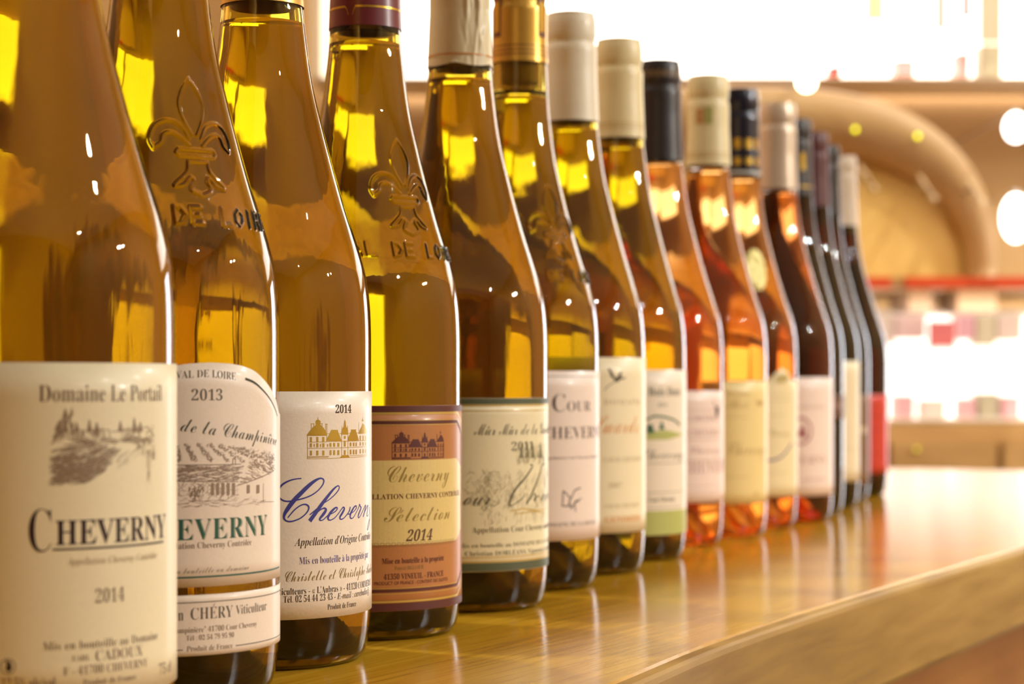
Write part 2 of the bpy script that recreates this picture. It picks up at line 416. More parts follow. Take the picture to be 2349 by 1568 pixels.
# red square sign on lower shelf
a = at(2130, 796, 3.60); b = at(2192, 736, 3.60)
r = empty('red_sign', ((a.x + b.x) / 2, 3.60, a.z)); tag(r, 'square dull red sign hanging in front of the lower lit shelf', 'sign')
hw = (b.x - a.x) / 2
bm_obj('sign_plate', boxbm(-hw, hw, 0, .004, 0, b.z - a.z, .001), plain('dull_red_card', srgb(205, 95, 88), 0.5), r)
for s in (-1, 1): bm_obj('sign_wire', boxbm(s * hw * .7 - .001, s * hw * .7 + .001, .001, .003, b.z - a.z, at(0, 690, 3.6).z - a.z + .022), m_trim, r)
# base cabinet below the lower shelf
a = at(1515, 1300, 3.6); b = at(2560, 972, 3.6)
r = empty('base_cabinet', ((a.x + b.x) / 2, 3.6, 0)); tag(r, 'brown wooden cabinet along the wall under the lower lit shelf', 'cabinet')
hw = (b.x - a.x) / 2
bm_obj('cabinet_body', boxbm(-hw, hw, 0.02, .28, 0, b.z, .003), bw2, r)
for i in range(4):
    xa = -hw + .01 + i * (hw * 2 - .01) / 4
    d = bm_obj('door', boxbm(xa, xa + (hw * 2 - .05) / 4, 0, .019, .06, b.z - .03, .003), bw2, r)
    bm_obj('handle', boxbm(xa + .03, xa + .04, -.02, 0, b.z - .2, b.z - .1, .002), m_trim, d)

# glowing lamps, pin lights and pegs standing in for glints in the background
def globe(x, y, rad, D, e, col, label, name='globe_lamp', sy=1.0):
    c = at(x, y, D); R_ = rad * D / F * 1000
    r = empty(name, (c.x, c.y, c.z)); tag(r, label, 'lamp')
    ph = np.linspace(0, 2 * math.pi, 32, endpoint=False)
    pr = [(R_ * math.cos(t), R_ * sy * math.sin(t)) for t in np.linspace(-1.5, 1.5, 17)]
    V, Fc = lathe(pr, ph, True, True); mesh_obj('lamp_globe', V, Fc, emit('lamp_glow', col, e), r, True)
    V, Fc = lathe([(R_ * .3, R_ * sy * .95), (R_ * .3, R_ * sy * 1.15)], ph, True, True); mesh_obj('lamp_holder', V, Fc, m_trim, r, True)
    wall_y = Y1 - c.y
    bm_obj('lamp_arm', boxbm(-.003, .003, 0, wall_y, R_ * sy * 1.05 * MM, R_ * sy * 1.05 * MM + .006), m_trim, r)
globe(1850, 188, 20, 3.30, 12, (1, .93, .62, 1), 'small glowing globe lamp under the upper lit shelf, left of the arch top')
globe(2330, 292, 26, 3.30, 7, (1, .93, .88, 1), 'round glowing globe lamp right of the arched niche, upper of two', sy=1.25)
globe(2330, 500, 32, 3.30, 7, (1, .93, .88, 1), 'tall glowing globe lamp right of the arched niche, lower of two', sy=1.7)
for (x, y, l, D) in ((1962, 297, 'yellow green pin light set in the arch frame, left of the pair', DA - .012), (2105, 312, 'yellow green pin light set in the arch frame, right of the pair', DA - .012),
                  (2103, 1030, 'yellow green reflection on the brown cabinet front, added as a dim glow', 3.585)):
    c = at(x, y, D); r = empty('pin_light', c); tag(r, l, 'light', 'yellow green pin lights')
    ph = np.linspace(0, 2 * math.pi, 16, endpoint=False)
    V, Fc = lathe([(0.3, -4), (2.6, -3), (3.6, 0), (2.6, 3), (.3, 4)], ph, True, True)
    e_ = 5.0 if y < 900 else 1.0  # the lower glow is added in place of a reflection
    mesh_obj('bulb', V, Fc, emit('pin_glow', (.62, .6, .0, 1), e_), r, True)
    bm_obj('bulb_socket', boxbm(-.003, .003, .003, .02, -.003, .003), m_trim, r)
for (x, y, l) in ((1985, 402, 'pale peg standing in for a slanted glint inside the arch, first of three from the bottles'), (2122, 425, 'pale peg standing in for a slanted glint, in the middle of the three inside the arch'), (2232, 432, 'pale peg standing in for a slanted glint at the right edge of the arch')):
    c = at(x, y, DA - .06); r = empty('glint_peg', c); tag(r, l, 'peg', 'pegs standing in for glints inside the arch')  # added where diagonal glints lie inside the arch
    bm = bmesh.new(); bmesh.ops.create_cone(bm, cap_ends=True, segments=16, radius1=.005, radius2=.003, depth=.042)
    o = bm_obj('peg_shaft', bm, plain('pale_glint_peg', (0.62, 0.45, 0.25, 1), 0.25), r, True)
    o.rotation_euler = (0, math.radians(-32), 0)
    bm = bmesh.new(); bmesh.ops.create_uvsphere(bm, u_segments=16, v_segments=10, radius=.007)
    o = bm_obj('peg_knob', bm, plain('pale_glint_peg', (0.62, 0.45, 0.25, 1), 0.25), r, True); o.location = (.014, 0, -.023)
    bm_obj('peg_mount', boxbm(-.003, .003, 0, .105, -.003, .003), m_trim, r)

# ------------------------------------------------------------------ lettering: glyph cache
_g = {}
def _curve_mesh(s, offs):
    c = bpy.data.curves.new('glyph', 'FONT'); c.body = s; c.resolution_u = 5; c.offset = offs
    o = bpy.data.objects.new('glyph', c); COL.objects.link(o)
    dg = bpy.context.evaluated_depsgraph_get(); dg.update()
    oe = o.evaluated_get(dg); me = oe.to_mesh()
    V = np.array([v.co[:] for v in me.vertices]).reshape(-1, 3)[:, :2]; Fc = [tuple(p.vertices) for p in me.polygons]
    oe.to_mesh_clear(); bpy.data.objects.remove(o); bpy.data.curves.remove(c)
    return V, Fc
ACC = {'é': ('e', 1), 'è': ('e', 2), 'ê': ('e', 3), 'ô': ('o', 3), 'Ô': ('O', 3), 'É': ('E', 1), 'à': ('a', 2), 'û': ('u', 3), 'ï': ('i', 4)}
def mathchar(ch, style):
    base, _ = ACC.get(ch, (ch, 0)); b = base
    up, lo = {'serif': (0x1D400, 0x1D41A), 'bold': (0x1D400, 0x1D41A), 'italic': (0x1D468, 0x1D482), 'script': (0x1D4D0, 0x1D4EA), 'sans': (None, None)}[style]
    if up and 'A' <= b <= 'Z': return chr(up + ord(b) - 65)
    if up and 'a' <= b <= 'z': return chr(lo + ord(b) - 97)
    if up and '0' <= b <= '9': return chr(0x1D7CE + ord(b) - 48)
    return b
OFFS = {'serif': -0.011, 'bold': 0.0, 'italic': -0.010, 'script': -0.008, 'sans': 0.0}
def glyph(ch, style):
    k = (ch, style)
    if k in _g: return _g[k]
    if ch == ' ': _g[k] = (np.zeros((0, 2)), [], 0.28); return _g[k]
    s = mathchar(ch, style); of = OFFS[style]
    V, Fc = _curve_mesh(s, of)
    H, _f = _curve_mesh('HH', 0); H2, _f = _curve_mesh('H' + s + 'H', 0)
    adv = (H2[:, 0].max() - H2[:, 0].min()) - (H[:, 0].max() - H[:, 0].min())
    a = ACC.get(ch, (0, 0))[1]
    if a and len(V):
        cx = (V[:, 0].min() + V[:, 0].max()) / 2; y = V[:, 1].max() + .05; n0 = len(V); V = list(map(tuple, V)); Fc = list(Fc)
        def q(pts):
            b0 = len(V); V.extend(pts); Fc.append(tuple(range(b0, b0 + len(pts))))
        if a in (1, 3): q([(cx - .03 + (.0 if a == 1 else .09), y + (.0 if a == 1 else .1)), (cx + .02 + (.0 if a == 1 else .09), y + (-.0)), (cx + .14, y + (.14 if a == 1 else 0)), (cx + .08 - (0 if a == 1 else .06), y + .14)]) if a == 1 else q([(cx - .13, y), (cx - .08, y), (cx, y + .08), (cx + .08, y), (cx + .13, y), (cx, y + .14)])
        if a == 2: q([(cx + .03, y), (cx - .02, y), (cx - .14, y + .14), (cx - .08, y + .14)])
        if a == 4:
            for s_ in (-.12, .06): q([(cx + s_, y - .1), (cx + s_ + .08, y - .1), (cx + s_ + .08, y - .02), (cx + s_, y - .02)])
        V = np.array(V)
    _g[k] = (V, Fc, adv); return _g[k]
CAP = 0.70
def layout(text, style, track=0.0, shear=0.0):
    V = []; Fc = []; x = 0; xs = []
    for ch in text:
        gv, gf, adv = glyph(ch, style); b = len(V); xs.append(x)
        for (px, py) in gv: V.append((x + px + shear * py, py))
        Fc += [tuple(i + b for i in f) for f in gf]; x += adv + track
    return V, Fc, xs, x

# ------------------------------------------------------------------ bottle frame maths
class Bottle:
    def __init__(s, c, d, R):
        s.c, s.d, s.R = c, d, R
        s.X = (c - CX) * d / F; s.D = d
        n = math.hypot(s.X, s.D); s.f = (s.X / n, s.D / n); s.rt = (s.f[1], -s.f[0])
    def pl(s, x, y):
        """photo pixel -> (angle, height mm) on the body cylinder"""
        k = (x - CX) / F; R = s.R + .2
        A = k * k + 1; B = -2 * (k * s.X + s.D); C = s.X ** 2 + s.D ** 2 - R * R
        disc = B * B - 4 * A * C
        if disc < 0: disc = 0
        t = (-B - math.sqrt(disc)) / (2 * A)
        p = (k * t - s.X, t - s.D)
        phi = math.atan2(p[0] * s.rt[0] + p[1] * s.rt[1], -(p[0] * s.f[0] + p[1] * s.f[1]))
        return phi, HC - (y - YH) * t / F
    def s_(s, x, y): 
        a, z = s.pl(x, y); return a * s.R, z
class Ink:
    """flat print gathered in label space (s along the curve mm, z mm), wrapped to the cylinder"""
    def __init__(s, B): s.B = B; s.V = []; s.F = []
    def poly(s, pts):
        b = len(s.V); s.V += [tuple(p) for p in pts]; s.F.append(tuple(range(b, b + len(pts))))
    def ppoly(s, pts): s.poly([s.B.s_(x, y) for x, y in pts])
    def line(s, pts, w, closed=False):
        P = [Vector(p) for p in pts]
        if closed: P.append(P[0])
        for i in range(len(P) - 1):
            t = P[i + 1] - P[i]
            if t.length < 1e-6: continue
            nrm = Vector((-t.y, t.x)).normalized() * (w / 2); e = t.normalized() * (w * .25)
            a, b = P[i] - e, P[i + 1] + e
            s.poly([a - nrm, b - nrm, b + nrm, a + nrm])
    def pline(s, pts, w, closed=False):
        s.line([s.B.s_(x, y) for x, y in pts], w, closed)
    def ring(s, x0, x1, y, w, yref=None):
        """constant-height line whose height is read at x0"""
        a, z = s.B.s_(x0 if yref is None else yref, y); s0 = s.B.s_(x0, y)[0]; s1 = s.B.s_(x1, y)[0]
        s.line([(s0, z), (s1, z)], w)
    def text(s, text, x0, x1, y, h, style='serif', vis=None, track=0.0, shear=0.0, slope=0.0, wadj=None):
        V, Fc, xs, W = layout(text, style, track, shear)
        if not V: return
        vis = vis or text; i0 = text.index(vis); i1 = i0 + len(vis)
        xa = xs[i0]; xb = xs[i1] if i1 < len(xs) else W
        s0, z0 = s.B.s_(x0, y); s1, _ = s.B.s_(x1, y)
        k = (s1 - s0) / (xb - xa)
        hz = abs(s.B.s_(x0, y - h)[1] - z0); kz = hz / CAP
        b = len(s.V)
        for (x, yv) in V:
            u = (x - xa) * k; s.V.append((s0 + u, z0 + yv * kz + slope * u))
        s.F += [tuple(i + b for i in f) for f in Fc]
    def pen(s, pts, kx=1.0, ox=0, oy=0, mm=0.147, steps=4, wk=1.15):
        """brush stroke of varying width: (x, y, width) in a zoomed trace, mapped to photo pixels"""
        P = []; n_ = len(pts)
        for i in range(n_ - 1):
            p0 = pts[max(0, i - 1)]; p1 = pts[i]; p2 = pts[i + 1]; p3 = pts[min(n_ - 1, i + 2)]
            for q in range(steps + (i == n_ - 2)):
                t = q / steps
                P.append(tuple(0.5 * ((2 * p1[c]) + (-p0[c] + p2[c]) * t + (2 * p0[c] - 5 * p1[c] + 4 * p2[c] - p3[c]) * t * t + (-p0[c] + 3 * p1[c] - 3 * p2[c] + p3[c]) * t ** 3) for c in (0, 1, 2)))
        Q = [(Vector(s.B.s_(ox + x / kx, oy + y / kx)), max(3, w) / kx * mm * wk) for x, y, w in P]
        L_, R_ = [], []
        for i, (p, w) in enumerate(Q):
            d = Q[min(len(Q) - 1, i + 1)][0] - Q[max(0, i - 1)][0]
            if d.length < 1e-6: d = Vector((1, 0))
            nn = Vector((-d.y, d.x)).normalized() * (w / 2); L_.append(p + nn); R_.append(p - nn)
        for i in range(len(Q) - 1): s.poly([L_[i], L_[i + 1], R_[i + 1], R_[i]])
    def hatch(s, quad, nlines, ang, w, L=3.0, jit=.3, seed=1):
        """pencil strokes inside a quad given in photo pixels"""
        rnd = random.Random(seed); Q = [Vector(s.B.s_(x, y)) for x, y in quad]
        for _ in range(nlines):
            u, v = rnd.random(), rnd.random()
            p = (Q[0] * (1 - u) + Q[1] * u) * (1 - v) + (Q[3] * (1 - u) + Q[2] * u) * v
            a = ang + rnd.uniform(-jit, jit); l = L * rnd.uniform(.4, 1.2) / 2
            d = Vector((math.cos(a), math.sin(a))) * l
            s.line([p - d, p + Vector((d.y, -d.x)) * .08, p + d], w * rnd.uniform(.6, 1.2))
    def build(s, name, mat, parent, lift=0.26, solo=False):
        if not s.F: return None
        bm = bmesh.new(); vs = [bm.verts.new((x, y, 0)) for x, y in s.V]
        for f in s.F:
            try: bm.faces.new([vs[i] for i in f])
            except ValueError: pass
        for _ in range(6):
            es = [e for e in bm.edges if abs(e.verts[0].co.x - e.verts[1].co.x) > 2.0]
            if not es: break
            bmesh.ops.triangulate(bm, faces=[f for f in bm.faces if len(f.verts) > 3])
            es = [e for e in bm.edges if abs(e.verts[0].co.x - e.verts[1].co.x) > 2.0]
            bmesh.ops.subdivide_edges(bm, edges=es, cuts=1)
        Rr = s.B.R
        for f in bm.faces:
            if f.normal.z < 0: f.normal_flip()
        for v in bm.verts:
            a, z = v.co.x / Rr, v.co.y
            v.co = Vector(((Rr + lift) * math.sin(a), -(Rr + lift) * math.cos(a), z)) * MM
        o = bm_obj(name, bm, mat, parent)
        if not solo: o['kind'] = 'stuff'      # many tiny printed strokes
        return o

# ------------------------------------------------------------------ bottle shape
PZ = [0, 1.0, 4.5, 10, 17, 25, 60, 112, 120, 128, 135, 142, 150, 160, 172.6, 188, 204, 219.5, 232, 250, 270, 285, 296]
PR = [33, 35.4, 37.3, 38.2, 38.75, 38.9, 38.9, 38.9, 38.75, 38.25, 37.25, 35.55, 33.05, 29.75, 26.0, 21.8, 18.0, 15.7, 14.4, 13.6, 12.8, 12.5, 12.5]
def outer_r(z, R, H, full=0.0):
    z = np.array(z, float)
    r = pchip(PZ, PR, np.clip(z, 0, 296))
    g = np.clip((r - 14.4) / (38.9 - 14.4), 0, 1)
    r = r + full * np.sin(np.pi * g) * 1.0
    return np.where(z < 235, r + (R - 38.9) * g, r)
def seg_dist(px, py, segs):
    d = np.full(px.shape, 1e9)
    for (x0, y0, x1, y1) in segs:
        dx, dy = x1 - x0, y1 - y0; L = dx * dx + dy * dy + 1e-12
        t = np.clip(((px - x0) * dx + (py - y0) * dy) / L, 0, 1)
        d = np.minimum(d, np.hypot(px - x0 - t * dx, py - y0 - t * dy))
    return d
def smooth_pl(P, k=5):
    q = catmull([(a, b) for a, b in P], k); return [(v.x, v.y) for v in q]
def fleur():
    S = []
    def add(P, sm=True):
        Q = smooth_pl(P) if sm and len(P) > 2 else P
        for a, b in zip(Q[:-1], Q[1:]): S.append((a[0], a[1], b[0], b[1]))
    for m in (-1, 1):
        add([(0, 18.5), (m * 2.6, 14.5), (m * 4.0, 10), (m * 3, 5), (m * .8, .4)])
        add([(m * 2.0, -.8), (m * 4.2, 3.2), (m * 8, 4.8), (m * 12, 3), (m * 14, -1.2), (m * 13.2, -4)])
        add([(m * 2.2, -3), (m * 4.6, -.6), (m * 7.4, 1.0), (m * 9.8, .2), (m * 10.8, -2.2), (m * 13.2, -4)])
        add([(m * 3.2, -8), (m * 4.0, -11.5), (m * 8.4, -15.8), (m * 5.4, -15.4), (m * 3.4, -13.2), (m * 2.2, -14), (m * 3.4, -17), (0, -18.8)])
    for y in (-4.2, -6.4): add([(-5.8, y), (5.8, y)], False)
    add([(-5.8, -4.2), (-6.6, -5.3), (-5.8, -6.4)]); add([(5.8, -4.2), (6.6, -5.3), (5.8, -6.4)])
    add([(-3.2, -8), (3.2, -8)], False)
    return S
LET = {'V': [[(0, 5), (1.8, 0), (3.6, 5)]], 'A': [[(0, 0), (1.8, 5), (3.6, 0)], [(.8, 1.8), (2.8, 1.8)]], 'L': [[(0, 5), (0, 0), (3, 0)]],
       'D': [[(0, 0), (0, 5), (2, 4.7), (3.5, 2.5), (2, .3), (0, 0)]], 'E': [[(3, 5), (0, 5), (0, 0), (3, 0)], [(0, 2.5), (2.4, 2.5)]],
       'O': [[(1.8, 0), (.2, 1.5), (.2, 3.5), (1.8, 5), (3.4, 3.5), (3.4, 1.5), (1.8, 0)]], 'I': [[(1.5, 0), (1.5, 5)]], 'R': [[(0, 0), (0, 5), (2.4, 4.8), (2.8, 3.6), (2, 2.6), (0, 2.5)], [(1.6, 2.5), (3.2, 0)]]}
def emb_text():
    S = []; x = -12 * 5.2 / 2
    for ch in 'VAL DE LOIRE':
        for P in LET.get(ch, []):
            for a, b in zip(P[:-1], P[1:]): S.append((a[0] + x + .8, a[1] - 2.5, b[0] + x + .8, b[1] - 2.5))
        x += 5.2
    return S

def make_bottle(B, H, kind, zcap, level, gmat, wmat, tmat, label, seg=160, emb=None, full=0.0):
    root = empty('wine_bottle', (B.X * MM, B.D * MM, ZT), math.atan2(-B.rt[1] * -1, B.rt[0]) if False else math.atan2(B.rt[1], B.rt[0]))
    tag(root, label, 'bottle', 'wine bottles standing in a row on the counter')
    zt = H - 1.2
    zs = [0, .3, .8, 1.6, 2.8, 4.5, 7, 10, 13, 17, 21, 26] + list(np.arange(36, 108, 12)) + list(np.arange(108, 236, 1.6 if seg > 120 else 2.5)) + list(np.arange(236, zt - 3, 6)) + [zt]
    phis = np.linspace(0, 2 * math.pi, seg, endpoint=False)
    disp = None
    if emb:
        phc, zf, ztx = emb
        a = math.radians(phc)
        phis = np.concatenate([np.arange(a - 1.15, a + .95, 0.0072), np.linspace(a + .97, a - 1.17 + 2 * math.pi, 90)])
        zs = sorted(set([round(z, 2) for z in zs if not (ztx - 5 < z < zf + 21)] + [round(z, 2) for z in np.arange(ztx - 5, zf + 21, .24)]))
        rr = outer_r(zs, B.R, H, full)
        dph = (phis - a + math.pi) % (2 * math.pi) - math.pi
        U = dph[None, :] * rr[:, None]; Z = np.array(zs)[:, None] + 0 * U
        disp = np.zeros_like(U)
        rows = np.where((np.array(zs) > ztx - 5) & (np.array(zs) < zf + 21))[0]
        segs = [(x0, y0 + zf, x1, y1 + zf) for (x0, y0, x1, y1) in fleur()] + [(x0, y0 + ztx, x1, y1 + ztx) for (x0, y0, x1, y1) in emb_text()]
        dd = seg_dist(U[rows], Z[rows], segs)
        disp[rows] = 0.62 * np.exp(-(dd / .52) ** 2)
    rr = outer_r(zs, B.R, H, full)
    prof = [(r, z) for r, z in zip(rr, zs)]
    # punt below
    punt = [(1.0, 24), (8, 22.5), (14, 18), (19, 11), (24, 4.5), (28, 1.0), (30.5, 0.1)]
    pf = [(r * B.R / 38.9, z) for r, z in punt] + prof + [(9.4, zt), (9.4, 255.5)]
    if disp is not None:
        Z0 = np.zeros((len(punt), len(phis))); Z1 = np.zeros((2, len(phis))); disp = np.concatenate([Z0, disp, Z1])
    V, Fc = lathe(pf, phis, closed_bot=True, closed_top=False, disp=disp)
    # inner wall above the wine level (normals towards the air)
    th = 2.7
    zi = np.linspace(level, 255, 16); ri = np.minimum(outer_r(zi, B.R, H, full) - th, 99); ri = np.where(zi > 238, np.maximum(ri * 0 + 9.6, 9.6), ri)
    ph2 = np.linspace(0, 2 * math.pi, seg, endpoint=False)
    V2, F2 = lathe(list(zip(ri, zi)), ph2, flip=True)
    nb = len(V); V = list(V) + list(V2); Fc = Fc + [tuple(i + nb for i in f) for f in F2]
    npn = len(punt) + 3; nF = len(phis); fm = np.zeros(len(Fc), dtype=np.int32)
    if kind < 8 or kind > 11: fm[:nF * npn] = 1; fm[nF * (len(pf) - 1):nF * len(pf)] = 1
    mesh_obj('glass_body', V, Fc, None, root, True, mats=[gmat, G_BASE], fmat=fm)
    # wine
    zw = [4.2, 5.2, 7, 10, 14, 20, 26] + list(np.arange(36, 112, 12)) + list(np.arange(112, level - 1, 2.4)) + [level]
    rw = outer_r(zw, B.R, H, full) - th; rw[0] = 30; rw[1] = 33
    bot = [(1.0, 28), (8, 26.5), (15, 22), (21, 14), (26, 7)]
    pw = [(r * B.R / 38.9, z) for r, z in bot] + list(zip(rw, zw))
    V, Fc = lathe(pw, ph2, closed_bot=True, closed_top=True)
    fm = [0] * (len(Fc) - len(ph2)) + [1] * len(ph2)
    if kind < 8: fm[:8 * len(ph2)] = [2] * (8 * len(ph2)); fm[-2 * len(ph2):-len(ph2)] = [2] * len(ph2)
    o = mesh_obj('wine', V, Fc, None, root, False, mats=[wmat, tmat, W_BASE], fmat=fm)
    sm = np.ones(len(Fc), dtype=bool); sm[-len(ph2):] = False; o.data.polygons.foreach_set('use_smooth', sm)
    # cork
    V, Fc = lathe([(9.2, 243), (9.3, 245), (9.3, 282), (9.0, 283)], np.linspace(0, 2 * math.pi, 40, endpoint=False), True, True)
    mesh_obj('cork', V, Fc, m_cork, root, True)
    return root
def make_capsule(B, root, H, zc, mat, rough_edge=0.0, crumple=0.0, seg=96, label=None, ribs=False):
    zs = [zc, zc + .3] + list(np.linspace(zc + 2, H - 19, 24 if not crumple else 70)) + [H - 17.5, H - 16.2, H - 15, H - 13.6, H - 11, H - 6, H - 3, H - 1.4, H - .5, H]
    r = []
    for z in zs:
        g = outer_r([min(z, 262)], B.R, H)[0] + .45
        if z > H - 18: 
            t = H - z
            g = {17.5: 13.2, 16.2: 12.75, 15: 12.6, 13.6: 13.1, 11: 13.45, 6: 13.4, 3: 13.1, 1.4: 12.4, .5: 11.6, 0: 10.2}[min((17.5, 16.2, 15, 13.6, 11, 6, 3, 1.4, .5, 0), key=lambda q: abs(q - t))]
        elif ribs: g += .25 * math.sin(z * 1.6)
        r.append(max(g, 12.6))
    phis = np.linspace(0, 2 * math.pi, seg, endpoint=False); disp = None
    if crumple:
        rnd = np.random.RandomState(4); disp = np.zeros((len(zs), seg))
        for _ in range(26):
            p0 = rnd.uniform(.1, 1.1); z0 = rnd.uniform(zc + 3, H - 20); l = rnd.uniform(5, 22); a = rnd.uniform(1.1, 1.9)
            U = (phis[None, :] - p0) * 14; Z = np.array(zs)[:, None] - z0
            u = U * math.cos(a) + Z * math.sin(a); v = -U * math.sin(a) + Z * math.cos(a)
            disp += crumple * rnd.choice([-.4, 1]) * np.exp(-(v / .7) ** 2) * np.exp(-(u / l) ** 2)
        disp = np.maximum(disp, -.3)
    V, Fc = lathe(list(zip(r, zs)), phis, closed_top=True, disp=disp)
    if rough_edge:
        for i in range(seg):
            x, y, z = V[i]; V[i] = (x, y, z - rough_edge * MM * (abs(math.sin(phis[i] * 2.5 + .4)) - .5))
    o = mesh_obj('capsule', V, Fc, mat, root, True)
    if label: o['label'] = label
    return o
def cap_band(root, B, H, z0, z1, a0, a1, mat, name='band', lift=.12, n=64, wavy=None):
    """printed/pressed band on the capsule"""
    ph = np.linspace(a0, a1, n); V = []; Fc = []
    zz = np.linspace(z0, z1, 5)
    for z in zz:
        r = (outer_r([min(z, 262)], B.R, H)[0] + .45 if z < H - 17.6 else 13.45) + lift
        r = max(r, 12.6 + lift)
        for p in ph: V.append((r * math.sin(p) * MM, -r * math.cos(p) * MM, (z + (wavy(p) if wavy else 0)) * MM))
    for j in range(4):
        for i in range(n - 1):
            a = j * n + i; Fc.append((a, a + 1, a + 1 + n, a + n))
    return mesh_obj(name, V, Fc, mat, root, True)
def make_label(B, root, a0, a1, z0, z1, mat, topf=None, name='paper_label', lift=.05, thick=.14, n=72, text=None):
    """curved paper: angles a0..a1, heights z0..z1; topf(t) gives the top height for t in 0..1"""
    V = []; Fc = []; nz = 10
    for lay in (lift + thick, lift):
        for j in range(nz + 1):
            for i in range(n + 1):
                t = i / n; a = a0 + (a1 - a0) * t; zt_ = topf(a) if topf else z1
                z = z0 + (zt_ - z0) * j / nz; r = B.R + lay
                V.append((r * math.sin(a) * MM, -r * math.cos(a) * MM, z * MM))
    m = n + 1; o2 = (nz + 1) * m
    for j in range(nz):
        for i in range(n):
            a = j * m + i
            Fc.append((a, a + 1, a + 1 + m, a + m)); Fc.append((o2 + a + m, o2 + a + 1 + m, o2 + a + 1, o2 + a))
    for i in range(n):
        Fc.append((i, o2 + i, o2 + i + 1, i + 1)); q = nz * m + i; Fc.append((q, q + 1, o2 + q + 1, o2 + q))
    for j in range(nz):
        q = j * m; Fc.append((q, q + m, o2 + q + m, o2 + q)); q = j * m + n; Fc.append((q, o2 + q, o2 + q + m, q + m))
    o = mesh_obj(name, V, Fc, mat, root, True)
    o.data.shade_auto_smooth(angle=.6) if hasattr(o.data, 'shade_auto_smooth') else None
    if text: o['label'] = text
    return o
m_cork = plain('cork', (0.5, 0.33, 0.18, 1), 0.8)
G_OL = glass('olive_bottle_glass', (0.72, 0.62, 0.12)); G_AM = glass('amber_bottle_glass', (0.78, 0.70, 0.16))
G_BASE = glass('shade_tinted_base_glass', (0.05, 0.035, 0.008), 1.5, 0.12); G_CL = glass('clear_bottle_glass', (0.97, 0.95, 0.92)); G_DK = glass('dark_green_bottle_glass', (0.16, 0.13, 0.06))  # shade of the bottle heel is painted into the base glass tint
W_Y = wineside('golden_wine', (0.86, 0.80, 0.18)); W_A = wineside('amber_wine', (0.88, 0.78, 0.16))
W_BASE = wineside('shade_tinted_base_wine', (0.34, 0.26, 0.05)); W_R = wineside('rose_wine', (0.99, 0.77, 0.46)); W_R2 = wineside('deep_rose_wine', (0.97, 0.60, 0.30)); W_D = wineside('red_wine', (0.35, 0.04, 0.02))  # base wine colour is darkened to carry the shade of the heel
T_Y = glass('golden_wine_surface', (0.85, 0.75, 0.3), 1.34); T_R = glass('rose_wine_surface', (0.97, 0.75, 0.55), 1.34); T_D = glass('red_wine_surface', (0.3, 0.03, 0.02), 1.34)
def paper(name, col, gloss=0.45):
    col = tuple(min(250, c + d) for c, d in zip(col, (4, 6, 8)))
    return plain(name, srgb(*col), gloss, noise=0.05, scale=900, bump=0.06, coat=0.12)
def ink(name, r, g, b, rough=.5, metal=0): return plain(name, srgb(r, g, b), rough, metal)
rad = math.radians

SPEC = [  # centre px, depth mm, R, height, capsule bottom z, wine level, glass, wine, top, full, seg
 (82, 548, 38.7, 298, 238, 233, G_AM, W_A, T_Y),
 (366, 626, 38.0, 298, 238, 234, G_OL, W_Y, T_Y),
 (602, 700, 38.7, 298, 231.8, 226, G_AM, W_A, T_Y),
 (838, 778, 38.0, 298, 237.5, 232, G_OL, W_Y, T_Y),
 (1055, 870, 39.0, 298, 237.5, 232, G_AM, W_A, T_Y),
 (1192, 956, 38.6, 298, 253, 236.5, G_OL, W_Y, T_Y),
 (1310, 1033, 39.0, 292, 235, 231, G_AM, W_Y, T_Y),
 (1420, 1112, 37.8, 292, 236, 231, G_OL, W_Y, T_Y),
 (1512, 1198, 39.2, 294, 233, 231, G_CL, W_R, T_R),
 (1624, 1268, 38.0, 296, 238, 235, G_CL, W_R, T_R),
 (1697, 1342, 39.0, 298, 240, 237, G_CL, W_R, T_R),
 (1784, 1416, 39.3, 299, 237.5, 235, G_CL, W_R2, T_R),
 (1822, 1492, 37.3, 298, 240, 236, G_DK, W_D, T_D),
 (1862, 1572, 37.6, 298, 239, 236, G_DK, W_D, T_D),
 (1890, 1655, 37.8, 298, 239, 236, G_DK, W_D, T_D),
 (1930, 1742, 40.6, 299, 237.5, 232, G_DK, W_D, T_D)]
LBL = ['amber wine bottle with plain cream Domaine Le Portail 2014 label, nearest and leftmost',
 'olive wine bottle embossed with fleur-de-lis, arched 2013 label with green lettering',
 'golden wine bottle whose white 2014 label says Cheverny in large blue script',
 'olive wine bottle with the orange brown and yellow Sélection 2014 label and maroon capsule',
 'dark amber wine bottle with a crumpled cream capsule and green banded Cour Cheverny 2011 label',
 'embossed olive wine bottle with gold capsule and white label bearing a DG monogram',
 'olive wine bottle with plain white capsule and cream label showing a flying bird',
 'yellow green wine bottle with cream capsule and white label showing a green hill and tree',
 'orange rosé wine bottle with a nearly black capsule and pale pink label',
 'orange rosé wine bottle with cream capsule bearing a small crest and a yellow cream label',
 'orange rosé wine bottle with navy and gold capsule and a gold seal on its shoulder',
 'dark rosé wine bottle with silver beige capsule and round crimson emblem on the label',
 'dark red wine bottle with black and gold capsule, just behind the last rosé',
 'dark red wine bottle with a maroon capsule and narrow cream label showing',
 'dark red wine bottle with plain dark capsule and brown label, next to last',
 'dark red wine bottle with white ribbed capsule and bright red label, farthest away']
EMB = {1: (25, 174, 149), 3: (36, 174, 149), 5: (40, 174, 149)}
BS = []; RT = []
for i, (c, d, R, H, zc, lv, g, wm, tm) in enumerate(SPEC):
    B = Bottle(c, d, R); BS.append(B)
    RT.append(make_bottle(B, H, i, zc, lv, g, wm, tm, LBL[i], seg=176 if i < 8 else 104, emb=EMB.get(i), full=0.6 if i in (6, 7, 15) else 0.0))

